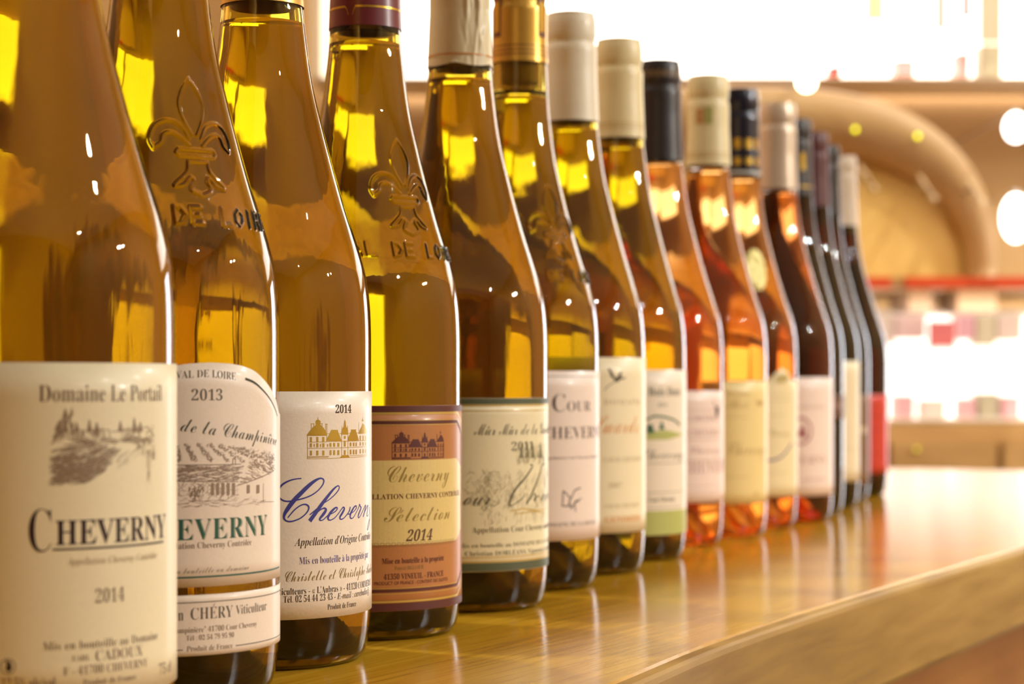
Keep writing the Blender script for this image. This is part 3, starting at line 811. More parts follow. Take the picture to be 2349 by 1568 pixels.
# capsules
def cmat(name, c, rough=.4, metal=0.0, coat=.15): return plain(name, srgb(*c), rough, metal, coat=coat, noise=.04, scale=200)
CAPS = [cmat('gold_foil_capsule', (205, 165, 90), .35, .8), cmat('gold_foil_capsule', (205, 165, 90), .35, .8), cmat('yellow_gold_capsule', (228, 185, 95), .35, .6),
        cmat('maroon_capsule', (110, 35, 45), .35), cmat('cream_capsule', (222, 205, 165), .4), cmat('gold_capsule', (215, 170, 75), .3, .6),
        cmat('white_capsule', (232, 220, 195), .42), cmat('cream_yellow_capsule', (232, 214, 165), .4), cmat('near_black_capsule', (38, 30, 34), .4),
        cmat('cream_capsule_crest', (232, 215, 165), .4), cmat('navy_foil_capsule', (22, 26, 48), .22, .3, .6), cmat('silver_beige_capsule', (215, 195, 172), .32, .35),
        cmat('black_capsule', (45, 36, 34), .4), cmat('dark_maroon_capsule', (90, 35, 38), .4), cmat('charcoal_capsule', (45, 36, 36), .4), cmat('ribbed_white_capsule', (240, 225, 205), .3)]
for i, m in enumerate(CAPS):
    B = BS[i]; H = SPEC[i][3]; zc = SPEC[i][4]
    make_capsule(B, RT[i], H, zc, m, rough_edge=1.3 if i == 4 else 0, crumple=.55 if i == 4 else 0, seg=160 if i == 4 else 96, ribs=i == 15)
gold = ink('gold_print', 205, 165, 60, .3, .7); m_brn = ink('brown_print', 110, 60, 30)
b = cap_band(RT[3], BS[3], 298, 244.4, 245.2, -1.6, 1.6, gold, 'gold_band', wavy=lambda p: -max(0, 6 - abs(p + .42) * 46))
cap_band(RT[4], BS[4], 298, 241.5, 242.1, -1.6, 1.6, ink('orange_print', 215, 140, 60), 'orange_line', lift=.3)
for z in (256.2, 258.2, 260.4): cap_band(RT[5], BS[5], 298, z, z + .5, -1.6, 1.6, m_brn, 'brown_line')
for p in (-.95, .95): 
    cap_band(RT[5], BS[5], 298, 265, 284, p - .22, p + .22, m_brn, 'printed_panel', n=8)
    cap_band(RT[5], BS[5], 298, 267.5, 282, p - .14, p + .14, gold, 'gold_figure', lift=.2, n=8)
for z in (241.5, 243.5): cap_band(RT[7], BS[7], 292, z, z + .5, -1.6, 1.6, ink('ochre_line', 205, 170, 95), 'ochre_line')
for k in range(9): 
    p = -1.1 + k * .27; cap_band(RT[8], BS[8], 294, 283.5, 287.5, p - .07, p + .07, ink('bronze_letter', 130, 105, 70), 'letter_mark', n=6)
cap_band(RT[9], BS[9], 296, 264, 274, -.62, -.2, ink('crest_red', 200, 150, 90), 'crest', n=12); cap_band(RT[9], BS[9], 296, 264, 275, -.14, .22, ink('crest_green', 170, 170, 95), 'crest', n=12)
for z in (243, 245): cap_band(RT[9], BS[9], 296, z, z + .6, -1.6, 1.6, ink('tan_line', 200, 165, 95), 'tan_line')
for (z, h) in ((246, 5), (257, 7)):
    for k in range(5): p = -1.2 + k * .55; cap_band(RT[10], BS[10], 298, z, z + h, p - .16, p + .16, gold, 'gold_figure', n=8)
cap_band(RT[10], BS[10], 298, 240, 242, -1.6, 1.6, ink('pale_rim', 190, 190, 185), 'pale_rim')
cap_band(RT[12], BS[12], 298, 259, 272, .35, .62, gold, 'gold_figure', n=8); cap_band(RT[12], BS[12], 298, 246, 247, -1.6, 1.6, gold, 'gold_line')

# ------------------------------------------------------------------ labels
def zf(i, x, y): return BS[i].pl(x, y)[1]
brown = ink('faded_brown_ink', 112, 88, 72); brown_l = ink('pale_brown_ink', 168, 145, 112); plum = ink('plum_black_ink', 48, 24, 32); pencil = ink('pencil_grey_ink', 146, 122, 98)
# 1 Domaine Le Portail
B = BS[0]; lab = make_label(B, RT[0], rad(-38), rad(97), 15, zf(0, 82, 831), paper('cream_paper', (238, 222, 184)))
k = Ink(B)
k.text('Domaine Le Portail', 88, 371, 921, 40)
k.text('2014', 217, 286, 1383, 33)
k.text('Mis en bouteille au Domaine', 98, 362, 1492, 20, track=.02)
k.text('EARL', 165, 207, 1516, 13); k.text('CADOUX', 218, 327, 1516, 26)
k.text('F - 41700 CHEVERNY', 145, 338, 1549, 20)
k.text('Produit de France', 190, 312, 1572, 14)
k.text('75 cl', 364, 392, 1548, 26); k.text('12.5% alc/vol', 2, 128, 1578, 24)
k.build('lettering', brown, lab)
k = Ink(B)
k.text('C', 62, 122, 1266, 102, 'serif'); k.text('HEVERNY', 126, 379, 1250, 58, 'bold')
k.ring(122, 374, 1260, .55); k.build('title_lettering', plum, lab)
k = Ink(B); k.text('Appellation Cheverny Contrôlée', 155, 360, 1296, 17, 'italic'); k.build('small_lettering', brown_l, lab)
k = Ink(B)
k.hatch([(122, 1045), (250, 1045), (200, 1108), (122, 1108)], 300, .35, .16, 3.2, seed=1)
k.hatch([(122, 1030), (275, 1030), (235, 1085), (122, 1100)], 260, .5, .16, 3.0, seed=2)
k.hatch([(150, 1018), (240, 1016), (245, 1030), (140, 1035)], 60, .1, .14, 3, seed=3)
k.hatch([(130, 975), (165, 940), (170, 1000), (122, 1010)], 60, 1.2, .14, 2.5, seed=4)
k.hatch([(165, 985), (240, 985), (240, 1000), (165, 1000)], 60, 1.5, .13, 1.4, seed=5)
k.hatch([(165, 1003), (350, 1000), (350, 1012), (165, 1015)], 80, .0, .13, 4, seed=6)
k.hatch([(270, 985), (350, 975), (356, 1050), (330, 1040)], 90, 1.3, .13, 2, .8, seed=7)
k.hatch([(330, 1040), (352, 1040), (346, 1105), (338, 1090)], 14, 1.5, .13, 3, .3, seed=8)
k.hatch([(280, 1030), (330, 1030), (290, 1062), (255, 1080)], 16, .7, .12, 3, .2, seed=9)
for (a, t) in ((150, 937), (176, 968), (205, 962), (222, 968), (276, 965), (308, 958), (322, 968)):
    k.ppoly([(a - 6, 990), (a - 1, t), (a + 1, t), (a + 6, 990)])
k.pline([(128, 1012), (150, 938), (170, 1000)], .22); k.pline([(168, 988), (250, 985), (252, 1006)], .2)
k.pline([(255, 990), (340, 978), (352, 1000)], .2); k.pline([(262, 1026), (230, 1075), (190, 1108)], .2)
k.build('village_drawing', pencil, lab)
k = Ink(B)
k.line([(B.s_(18, 1528)[0] + 1.9 * math.cos(t), B.s_(18, 1528)[1] + 1.9 * math.sin(t)) for t in np.linspace(0, 6.28, 25)], .2)
k.ppoly([(12, 1514), (24, 1518), (28, 1532), (20, 1542), (12, 1532), (16, 1525)]); k.build('round_symbol', ink('dark_symbol_ink', 60, 48, 42), lab)

# 2 Champiniere
B = BS[1]; pw = paper('off_white_paper', (240, 220, 200))
ac = rad(24)
def top2(a):
    t = abs(a - ac); zt0 = zf(1, 480, 831)
    zsh = zf(1, 630, 950)
    xs = [0, rad(10), rad(23), rad(33), rad(47), rad(55), rad(58), rad(70)]; ys = [zt0, zt0 - .35, zt0 - 2.0, zt0 - 5.2, zt0 - 11.2, zsh + .4, zsh, zsh]
    return float(np.interp(t, xs, ys)) if t < .001 else float(pchip(xs[:-1], ys[:-1], [min(t, rad(58))])[0])
lab = make_label(B, RT[1], rad(-45), rad(92), zf(1, 405, 1348), 0, pw, topf=top2, n=110, text='upper arched piece of the label')
lab2 = make_label(B, RT[1], rad(-45), rad(92), zf(1, 405, 1506), zf(1, 405, 1366), pw, text='lower strip of the label')
gr = ink('dark_green_ink', 38, 92, 76); gbk = ink('green_black_ink', 52, 56, 44); gry = ink('grey_ink', 105, 95, 85)
k = Ink(B); 
k.text('VAL DE', 403, 480, 868, 18, slope=.05); k.text('LOIRE', 486, 541, 865, 18, slope=-.10); k.text('2013', 438, 512, 918, 26)
k.build('lettering', gry, lab)
k = Ink(B); k.text('Domaine de la Champinière', 412, 634, 988, 36, 'script', vis='de la Champinière', slope=-.13, shear=.2); 
P = []
for a in np.linspace(43, 74, 14): P.append((rad(a) * B.R, top2(rad(a)) - 3.6))
for j in range(13): k.line(P[j:j + 2], .75 - j * .035)
k.build('script_lettering', gbk, lab)
k = Ink(B); k.text('CHEVERNY', 403, 612, 1239, 50, vis='EVERNY', track=.04); k.ring(403, 640, 1325, .5); k.build('title_lettering', gr, lab)
k = Ink(B); k.text('CHEVERNY', 405.5, 614.5, 1240, 50, vis='EVERNY', track=.04); k.build('title_shadow', ink('pale_green_shadow', 165, 165, 140), lab, lift=.23)
k = Ink(B); k.text('Appellation Cheverny Contrôlée', 403, 577, 1259, 15, vis='lation Cheverny Contrôlée')
k.build('small_lettering', ink('warm_grey_ink', 128, 108, 92), lab)
k = Ink(B); k.text('Mis en bouteille au domaine', 403, 571, 1316, 15, 'script', vis='n bouteille au domaine', shear=.2); k.build('script_line', ink('pale_grey_ink', 150, 132, 112), lab)
k = Ink(B)
for r_, (x0, y0) in enumerate(((404, 1022), (428, 1020), (455, 1020), (480, 1020), (505, 1022), (530, 1024), (555, 1028))):
    for j in range(8):
        x = x0 + j * (1 + r_ * 1.6); y = y0 + j * 5
        if y < 1060 and x < 625: k.hatch([(x - 5, y - 3), (x + 6, y - 3), (x + 6, y + 3), (x - 5, y + 3)], 9, 1.0, .13, .9, 1.2, seed=j + r_ * 9)
k.hatch([(540, 1024), (628, 1040), (625, 1055), (560, 1048)], 100, .4, .12, 1.3, 1, seed=31)
k.hatch([(403, 1068), (552, 1066), (545, 1102), (403, 1102)], 260, .05, .12, 3.4, .2, seed=32)
k.hatch([(575, 1060), (628, 1042), (630, 1078), (548, 1110)], 150, -.3, .12, 2.6, .3, seed=33)
k.hatch([(403, 1105), (545, 1105), (545, 1140), (403, 1145)], 90, .0, .10, 2.4, 1.5, seed=34)
k.hatch([(403, 1145), (600, 1140), (610, 1156), (403, 1162)], 70, .1, .10, 3, .3, seed=35)
for x in (484, 496, 508, 520, 532): k.ppoly([(x, 1107), (x + 7, 1107), (x + 7, 1134), (x, 1136)])
for x in (566, 588): k.ppoly([(x, 1112), (x + 7, 1111), (x + 7, 1130), (x, 1132)])
k.pline([(403, 1066), (552, 1064)], .25); k.pline([(546, 1112), (628, 1078)], .3); k.pline([(403, 1103), (546, 1104)], .25)
k.pline([(534, 1066), (534, 1052), (540, 1052), (540, 1066)], .25); k.pline([(604, 1108), (604, 1150), (628, 1150)], .2)
for j in range(7): k.hatch([(430 + j * 5, 1120), (436 + j * 5, 1116), (436 + j * 5, 1135), (432 + j * 5, 1138)], 7, 1.2, .16, 1.2, .9, seed=50 + j)
k.pline([(446, 1135), (448, 1148), (440, 1150)], .3)
k.build('farmhouse_drawing', ink('etching_ink', 152, 128, 110), lab)
k = Ink(B); k.text('n', 408, 422, 1423, 27); k.text('CHÉRY', 436, 534, 1421, 28); k.text('Viticulteur', 541, 611, 1409, 22)
k.ring(403, 643, 1383, .28); k.ring(541, 643, 1480, .3); k.ring(403, 419, 1491, .3)
k.build('lettering', gry, lab2)
k = Ink(B); k.text('La Champinière" 41700 Cour Cheverny', 403, 589, 1452, 13, vis='ampinière" 41700 Cour Cheverny'); k.text('Tél : 02 54 79 95 90', 427, 537, 1469, 12); k.text('Produit de France', 428, 534, 1494, 13)
k.build('small_lettering', ink('warm_grey_ink', 138, 118, 100), lab2)

# castle drawing used on two labels: unit coordinates, u 0..1, v 0..1
def chateau(k, M, w=.16):
    """castle front traced as flat print; M maps trace coordinates to photo pixels"""
    P = lambda pts: k.ppoly([M(x, y) for x, y in pts])
    L = lambda pts: k.pline([M(x, y) for x, y in pts], w)
    P([(150, 870), (230, 760), (300, 670), (380, 615), (500, 600), (590, 690), (640, 760), (670, 870)])
    P([(385, 615), (385, 535), (500, 535), (500, 605)]); P([(370, 532), (400, 485), (440, 468), (490, 490), (520, 532)]); P([(434, 470), (441, 360), (448, 470)])
    P([(650, 1015), (780, 745), (945, 745), (1050, 1020)]); P([(770, 748), (770, 733), (955, 733), (955, 748)])
    P([(1040, 855), (1050, 740), (1100, 650), (1165, 650), (1210, 740), (1215, 855)]); P([(1102, 652), (1115, 510), (1130, 488), (1148, 510), (1163, 652)]); P([(1126, 490), (1130, 440), (1134, 490)])
    P([(1215, 1020), (1220, 930), (1300, 740), (1410, 740), (1490, 1000)]); P([(1290, 742), (1290, 724), (1420, 722), (1420, 740)])
    P([(1480, 835), (1500, 760), (1560, 650), (1590, 560), (1630, 600), (1670, 690), (1690, 820)]); P([(1565, 512), (1590, 445), (1615, 508)]); P([(1586, 450), (1591, 380), (1596, 450)])
    P([(1000, 1445), (1060, 1380), (1220, 1378), (1250, 1438)])
    for x in (235, 400, 555):
        for y0, y1 in ((915, 1040), (1075, 1180), (1265, 1390)): P([(x, y0), (x + 50, y0), (x + 50, y1), (x, y1)])
    for x in (740, 835, 940):
        for y0, y1 in ((1068, 1165), (1255, 1380)): P([(x, y0), (x + 46, y0), (x + 46, y1), (x, y1)])
    for y0, y1 in ((890, 960), (1010, 1160), (1255, 1372)): P([(1108, y0), (1150, y0), (1150, y1), (1108, y1)])
    for x, q in ((1260, 38), (1340, 36), (1408, 30)):
        for y0, y1 in ((1058, 1152), (1240, 1360)): P([(x, y0), (x + q, y0), (x + q, y1), (x, y1)])
    for x, q in ((1515, 24), (1590, 22), (1655, 16)):
        for y0, y1 in ((880, 1000), (1045, 1135), (1225, 1335)): P([(x, y0), (x + q, y0), (x + q, y1), (x, y1)])
    for x in (345, 508, 690): P([(x - 16, 1100), (x + 16, 1100), (x + 8, 1172), (x - 8, 1172)])
    L([(160, 880), (665, 876)]); L([(180, 1048), (660, 1042)]); L([(665, 1028), (1215, 1022), (1690, 1004)]); L([(180, 1206), (1050, 1190), (1690, 1158)])
    L([(670, 832), (760, 830)]); L([(990, 828), (1050, 826)]); L([(1215, 820), (1280, 818)]); L([(1430, 815), (1480, 812)])
    for x, y0, y1 in ((172, 880, 1478), (667, 870, 1030), (1050, 860, 1380), (1210, 860, 1378), (1686, 830, 1412), (265, 580, 700), (335, 580, 640), (548, 580, 660), (640, 585, 760), (672, 585, 850), (1058, 630, 740), (1200, 630, 740), (1490, 545, 760)): L([(x, y0), (x, y1)])
    L([(250, 577), (350, 577)]); L([(500, 572), (558, 572)]); L([(628, 582), (684, 582)])
    L([(180, 1420), (720, 1412)]); L([(170, 1474), (700, 1466), (1250, 1440), (1690, 1408)]); L([(170, 1440), (700, 1432)]); L([(1250, 1395), (1690, 1372)])
# 3 blue script
B = BS[2]; lab = make_label(B, RT[2], rad(-30), rad(98), zf(2, 650, 1422), zf(2, 650, 897.5), paper('white_paper', (243, 225, 205), .38), n=110)
dk = ink('brown_black_ink', 62, 38, 26); bl = ink('blue_ink', 62, 62, 150); bl2 = ink('violet_ink', 92, 76, 142)
k = Ink(B); k.text('2014', 769, 806, 947, 19, 'bold')
k.text("Appellation d'Origine Contrôlée", 677, 849, 1252, 19, 'italic')
k.text("Viticulteurs - « L'Aubras » - 41120 CORMERAY", 650, 846, 1364, 16, vis="culteurs - « L'Aubras » - 41120 CORMER")
k.text('Tél. 02 54 44 23 43 -', 650, 770, 1382, 16); k.text('E-mail : cavebadin@', 774, 846, 1374, 15, 'italic'); k.text('Produit de France', 751, 817, 1398, 13)
k.build('lettering', dk, lab)
k = Ink(B)
for st in ([(505, 165, 20), (380, 176, 24), (240, 212, 30), (100, 285, 38), (20, 370, 34), (-20, 480, 26), (10, 590, 26), (80, 650, 28), (150, 675, 28), (250, 675, 28), (400, 650, 28), (560, 608, 28), (720, 545, 26), (860, 450, 24), (960, 340, 26), (1005, 250, 28), (1000, 190, 30), (955, 163, 30), (890, 172, 40), (780, 235, 62), (640, 352, 78), (500, 490, 84), (380, 610, 88), (280, 730, 88), (195, 850, 80), (135, 950, 62), (112, 1040, 42), (150, 1108, 32), (240, 1133, 30), (350, 1112, 28), (480, 1058, 26), (600, 960, 26), (665, 860, 30), (660, 785, 34), (600, 748, 30), (520, 756, 26), (420, 812, 24), (320, 900, 24), (200, 1045, 20)],
           [(690, 982, 22), (790, 900, 24), (900, 800, 20)],
           [(1000, 722, 20), (1150, 622, 20), (1280, 500, 22), (1350, 395, 24), (1345, 338, 24), (1308, 336, 26), (1230, 400, 44), (1130, 520, 58), (960, 745, 74), (830, 930, 78), (690, 1122, 84)],
           [(860, 930, 20), (940, 862, 24), (1020, 832, 36), (1055, 872, 52), (1000, 965, 62), (930, 1050, 46), (915, 1092, 34), (950, 1108, 24), (1010, 1080, 20), (1090, 1000, 20), (1170, 960, 20), (1260, 910, 22), (1308, 850, 26), (1300, 818, 28), (1250, 835, 40), (1160, 930, 56), (1105, 1025, 52), (1110, 1085, 34), (1160, 1100, 22), (1250, 1050, 20), (1330, 960, 18), (1400, 860, 20), (1445, 812, 30), (1468, 850, 42), (1420, 945, 50), (1370, 1030, 42), (1385, 1080, 28), (1450, 1060, 20), (1535, 965, 20), (1585, 880, 28), (1600, 800, 26)],
           [(1545, 965, 22), (1600, 958, 18), (1690, 895, 18), (1738, 825, 22), (1735, 782, 24), (1690, 805, 34), (1622, 925, 46), (1598, 1015, 40), (1620, 1062, 24), (1670, 1040, 18), (1745, 910, 18), (1795, 805, 20), (1808, 745, 26), (1830, 800, 30), (1845, 820, 32), (1805, 925, 38), (1778, 1010, 30), (1792, 1048, 20), (1830, 1000, 18), (1885, 890, 18), (1945, 765, 26), (1938, 850, 32), (1890, 1028, 34)],
           [(1900, 985, 14), (1950, 860, 18), (1998, 765, 24), (1988, 880, 28), (1974, 990, 24), (1992, 1008, 14), (2015, 960, 12)],
           [(2036, 800, 20), (2034, 900, 22), (2040, 1000, 20), (2030, 1160, 22), (1992, 1318, 18), (1985, 1270, 16), (2012, 1150, 14), (2040, 1060, 14)]):
    k.pen(st, 9.8, 640, 1080)
k.build('title_lettering', bl, lab)
k = Ink(B); k.text('Mis en bouteille à la propriété par', 686, 844, 1294, 17); k.build('violet_lettering', bl2, lab)
k = Ink(B); k.text('Christelle et Christophe Badin', 650, 850, 1334, 27, 'script', vis='Christelle et Christophe Bad', shear=.15); k.build('script_lettering', ink('olive_gold_ink', 142, 118, 58, .4, .2), lab)
k = Ink(B); chateau(k, lambda x, y: (690 + x / 11.2, 920 + y / 11.2)); k.build('castle_emblem', plain('gold_foil_print', (0.62, 0.42, 0.07, 1), .32, .75), lab)

# 4 Selection
B = BS[3]; R4 = (-rad(30), rad(96))
lab = make_label(B, RT[3], R4[0], R4[1], zf(3, 855, 1403), zf(3, 855, 930), paper('orange_brown_paper', (186, 118, 62), .4), n=100)
mar = ink('maroon_ink', 92, 38, 30); yg = plain('gold_line_print', (0.72, 0.5, 0.12, 1), .35, .5)
def s4(x, y): return B.s_(x, y)
sL = -rad(28) * B.R; sR = rad(94) * B.R; sc = s4(1048, 950)[0]
k = Ink(B)
def zz(y): return zf(3, 855, y)
k.poly([(sL, zz(930.5)), (sR, zz(930.5)), (sR, zz(945)), (sL, zz(945))]); k.poly([(sL, zz(1385)), (sR, zz(1385)), (sR, zz(1402.5)), (sL, zz(1402.5))])
se = s4(1056, 1000)[0]
k.line([(sL, zz(969)), (sc, zz(969)), (se + 1.5, zz(1000)), (se + 1.5, zz(1325)), (sc, zz(1356)), (sL, zz(1356))], 1.15)
chateau(k, lambda x, y: (898 + (x - 150) / 1540 * 120, 984 + (y - 360) / 1120 * 69), .2)
k.text('APPELLATION CHEVERNY CONTRÔLÉE', 853, 1053, 1145, 12, 'bold', vis='LLATION CHEVERNY CONTRÔLÉE')
k.text('Mise en bouteille à la propriété', 876, 1018, 1293, 13, 'bold'); k.text('41350 VINEUIL - FRANCE', 880, 1017, 1329, 13, 'bold'); k.text('PRODUCT OF FRANCE - CONTENT DES SULFITES', 858, 1027, 1342, 8, 'sans')
k.build('maroon_print', mar, lab, lift=.27)
for y, w_ in ((948, .8), (964, .25), (974.5, .25), (1350.5, .25), (1363, .25), (1381, .75)):
    xe = sc if y > 955 and y < 1370 else sc + .4
    k = Ink(B); k.line([(sL, zz(y)), (xe, zz(y))], w_)
    if y == 948: k.line([(sc + .3, zz(948)), (se + 2.2, zz(978))], .7)
    if y == 1381: k.line([(sc, zz(1381)), (se + 2.2, zz(1350))], .7)
    k.build('gold_line', yg, lab, lift=.28, solo=True)
k = Ink(B); k.poly([(sL, zz(1056)), (sc - 1, zz(1056)), (se, zz(1078)), (se, zz(1225)), (sc - 1, zz(1250)), (sL, zz(1250))])
pan = k.build('yellow_panel', paper('yellow_print', (226, 196, 122), .4), lab, lift=.24, solo=True)
k = Ink(B); k.text('Cheverny', 880, 1030, 1106, 42, 'script', shear=.15); k.text('Sélection', 878, 1032, 1197, 38, 'script', shear=.15)
k.build('script_lettering', ink('olive_gold_ink', 158, 132, 66, .4, .2), lab, lift=.28)
k = Ink(B); k.text('2014', 930, 990, 1241, 26, 'bold', shear=.28); k.build('vintage', ink('dark_brown_ink', 88, 48, 26), lab, lift=.28)
k = Ink(B)
x = sL; z0, z1 = zz(1246), zz(1254)
while x < sc - 3:
    k.line([(x, z1), (x, z0), (x + 1.5, z0), (x + 1.5, z1 + .5), (x + .7, z1 + .5)], .14); k.line([(x, z1), (x + 2.2, z1)], .14); x += 2.2
k.text('Pascal BELLIER', 905, 972, 1307, 9)
k.build('key_pattern', ink('olive_line_ink', 150, 118, 62), lab, lift=.285)

# 5 green banded
B = BS[4]; sL = -rad(28) * B.R; sR = rad(94) * B.R
def zz5(y): return zf(4, 1062, y)
lab = make_label(B, RT[4], -rad(30), rad(96), zz5(1312), zz5(913), paper('aged_cream_paper', (236, 220, 178)), n=90)
m_gb = ink('moss_green_ink', 86, 92, 66)
for ya, yb in ((913.5, 927), (1292, 1311)):
    k = Ink(B); k.poly([(sL, zz5(ya)), (sR, zz5(ya)), (sR, zz5(yb)), (sL, zz5(yb))]); k.build('green_band', m_gb, lab, solo=True)
for y, w_ in ((929.5, .7), (942, .4), (1279, .4), (1289.5, .6)):
    k = Ink(B); k.line([(sL, zz5(y)), (sR, zz5(y))], w_); k.build('gold_line', yg, lab, lift=.28, solo=True)
k = Ink(B)
k.pline([(1170, 1172), (1200, 1166), (1230, 1170), (1256, 1164)], .5); k.pline([(1180, 1178), (1220, 1172), (1250, 1176)], .4)
k.build('gold_flourish', yg, lab, lift=.28)
k = Ink(B); k.text('Mûr Mûr de la Gaudronière', 1088, 1256, 998, 30, 'script', vis='Mûr Mûr de la Gaud', shear=.2); k.text('our', 1060, 1126, 1158, 40, 'script', shear=.3); k.text('everny', 1222, 1256, 1150, 34, 'script', vis='eve', shear=.3)
k.pen([(930, 590, 14), (960, 610, 18), (880, 740, 22), (760, 880, 26), (690, 1000, 26), (662, 1110, 18), (720, 1100, 10), (840, 1010, 10), (860, 960, 10)], 5.6, 1050, 960, .185); k.pen([(1120, 580, 12), (1080, 600, 16), (1040, 740, 22), (980, 900, 24), (885, 1090, 20)], 5.6, 1050, 960, .185)
k.pen([(930, 1040, 10), (990, 960, 14), (1000, 990, 16), (975, 1050, 14)], 5.6, 1050, 960, .185)
k.text('2011', 1172, 1224, 1033, 20, 'serif')
k.text('Appellation Cour Cheverny contrôlée', 1083, 1254, 1222, 14, vis='Appellation Cour Cheverny cont'); k.text('Mis en bouteille au DOMAINE DE LA GAUDRONIÈRE'.replace('È', 'E'), 1066, 1256, 1256, 10, 'serif', vis='is en bouteille au DOMAINE DE LA GAU')
k.text('Christian DORLÉANS, Vigneron à Cellettes', 1066, 1255, 1275, 11, vis='Christian DORLÉANS, Vigneron à Cell')
k.build('lettering', ink('olive_black_ink', 84, 78, 50), lab)
k = Ink(B)
k.hatch([(1175, 1030), (1250, 1015), (1250, 1060), (1190, 1065)], 130, 1.3, .13, 2.5, .6, seed=3); k.hatch([(1100, 1090), (1255, 1070), (1255, 1160), (1100, 1165)], 220, 1.4, .12, 4, .8, seed=4)
k.hatch([(1068, 1080), (1140, 1080), (1140, 1160), (1068, 1160)], 70, .2, .1, 4, 1.4, seed=5); k.hatch([(1100, 1160), (1255, 1160), (1255, 1190), (1100, 1200)], 90, 1.4, .12, 2.4, .5, seed=6)
for x in (1196, 1210, 1222, 1240): k.ppoly([(x - 5, 1050), (x, 1012), (x + 5, 1050)])
k.build('castle_drawing', ink('olive_grey_ink', 128, 120, 88), lab)

# 6 Cour Cheverny, DG monogram
def simple(i, xr, y0, y1, pap, a0=-30, a1=96, topf=None, text=None):
    return make_label(BS[i], RT[i], rad(a0), rad(a1), zf(i, xr, y1), zf(i, xr, y0), pap, n=70, topf=topf, text=text)
lab = simple(5, 1265, 850, 1241, paper('rose_white_paper', (240, 218, 202)))
B = BS[5]; k = Ink(B); k.text('C', 1264, 1299, 944, 42); k.text('OUR', 1299, 1354, 943, 24); k.text('CHEVERNY', 1264, 1370, 1006, 28, vis='HEVERN'); k.text('DOMAINE DE LA GRANGE', 1264, 1366, 1208, 10, 'serif', vis='MAINE DE LA GRANGE')
k.ring(1250, 1372, 863, .25); k.text('Appellation Cour Cheverny Contrôlée', 1264, 1370, 1053, 6, vis='ellation Cour Cheverny Contrôlée')
k.build('lettering', ink('soft_black_ink', 92, 76, 72), lab)
k = Ink(B); k.pline([(1292, 1125), (1290, 1160), (1304, 1160), (1308, 1142), (1296, 1128), (1292, 1126)], .55); k.pline([(1332, 1118), (1318, 1124), (1306, 1150), (1310, 1166), (1320, 1150), (1328, 1148), (1318, 1152), (1320, 1172)], .6); k.pline([(1318, 1150), (1334, 1142)], .4)
k.build('monogram', ink('charcoal_ink', 60, 52, 50), lab)
# 7 bird
lab = simple(6, 1385, 819, 1223, paper('warm_cream_paper', (242, 224, 184))); B = BS[6]
k = Ink(B); k.ppoly([(1394, 843), (1400, 846), (1412, 868), (1404, 866)]); k.ppoly([(1404, 862), (1414, 866), (1424, 852), (1427, 850), (1424, 866), (1418, 876), (1410, 874)]); k.ppoly([(1420, 864), (1438, 866), (1420, 871)]); k.pline([(1412, 874), (1396, 884), (1386, 894)], .4); k.ppoly([(1394, 843), (1397, 842), (1404, 862), (1402, 866)])
k.build('bird_emblem', ink('bird_black_ink', 66, 52, 40), lab)
k = Ink(B); k.text('DOMAINE', 1384, 1470, 928, 13, track=.1); k.text('COUR CHEVERNY', 1384, 1472, 1060, 12, track=.1); k.text('2007', 1394, 1428, 1119, 12); k.text('COUR CHEVERNY', 1386, 1468, 1166, 10, track=.1)
k.build('lettering', ink('faded_olive_ink', 190, 172, 130), lab)
k = Ink(B); k.text('Huards', 1381, 1464, 994, 48, 'script', vis='uards', shear=.3); k.text('GENDRIER', 1386, 1468, 1198, 13, 'bold'); k.build('orange_lettering', ink('orange_ink', 222, 146, 72), lab)
# 8 green hill
lab = simple(7, 1485, 848, 1228, paper('white_paper', (240, 222, 198))); B = BS[7]
k = Ink(B); k.text('Bois Doré', 1487, 1560, 907, 19, 'bold'); k.text('2014', 1508, 1530, 932, 8); k.text('Cheverny', 1485, 1566, 1053, 26, 'script', vis='heverny', shear=.3); k.text('Cour Cheverny', 1487, 1548, 1151, 11, 'bold')
for y in (1063, 1130, 1165): k.ring(1485, 1566, y, .3)
k.build('lettering', ink('slate_green_ink', 88, 92, 78), lab)
k = Ink(B); k.pline([(1484, 962), (1500, 954), (1520, 955), (1545, 962), (1560, 974)], 1.2); k.ppoly([(1511, 985), (1518, 962), (1525, 985)]); k.ppoly([(1484, 975), (1496, 972), (1502, 992), (1484, 994)]); k.build('hill_drawing', ink('pine_green_ink', 62, 100, 72), lab)
m_mg = ink('meadow_green_ink', 184, 186, 104); k = Ink(B); k.ppoly([(1484, 990), (1530, 986), (1566, 996), (1530, 1008), (1484, 1008)]); k.build('green_field', m_mg, lab, lift=.24, solo=True); k = Ink(B); a = -rad(28) * B.R; c_ = rad(94) * B.R; k.poly([(a, zf(7, 1485, 1172)), (c_, zf(7, 1485, 1172)), (c_, zf(7, 1485, 1227.5)), (a, zf(7, 1485, 1227.5))]); k.build('green_band', m_mg, lab, lift=.24, solo=True)
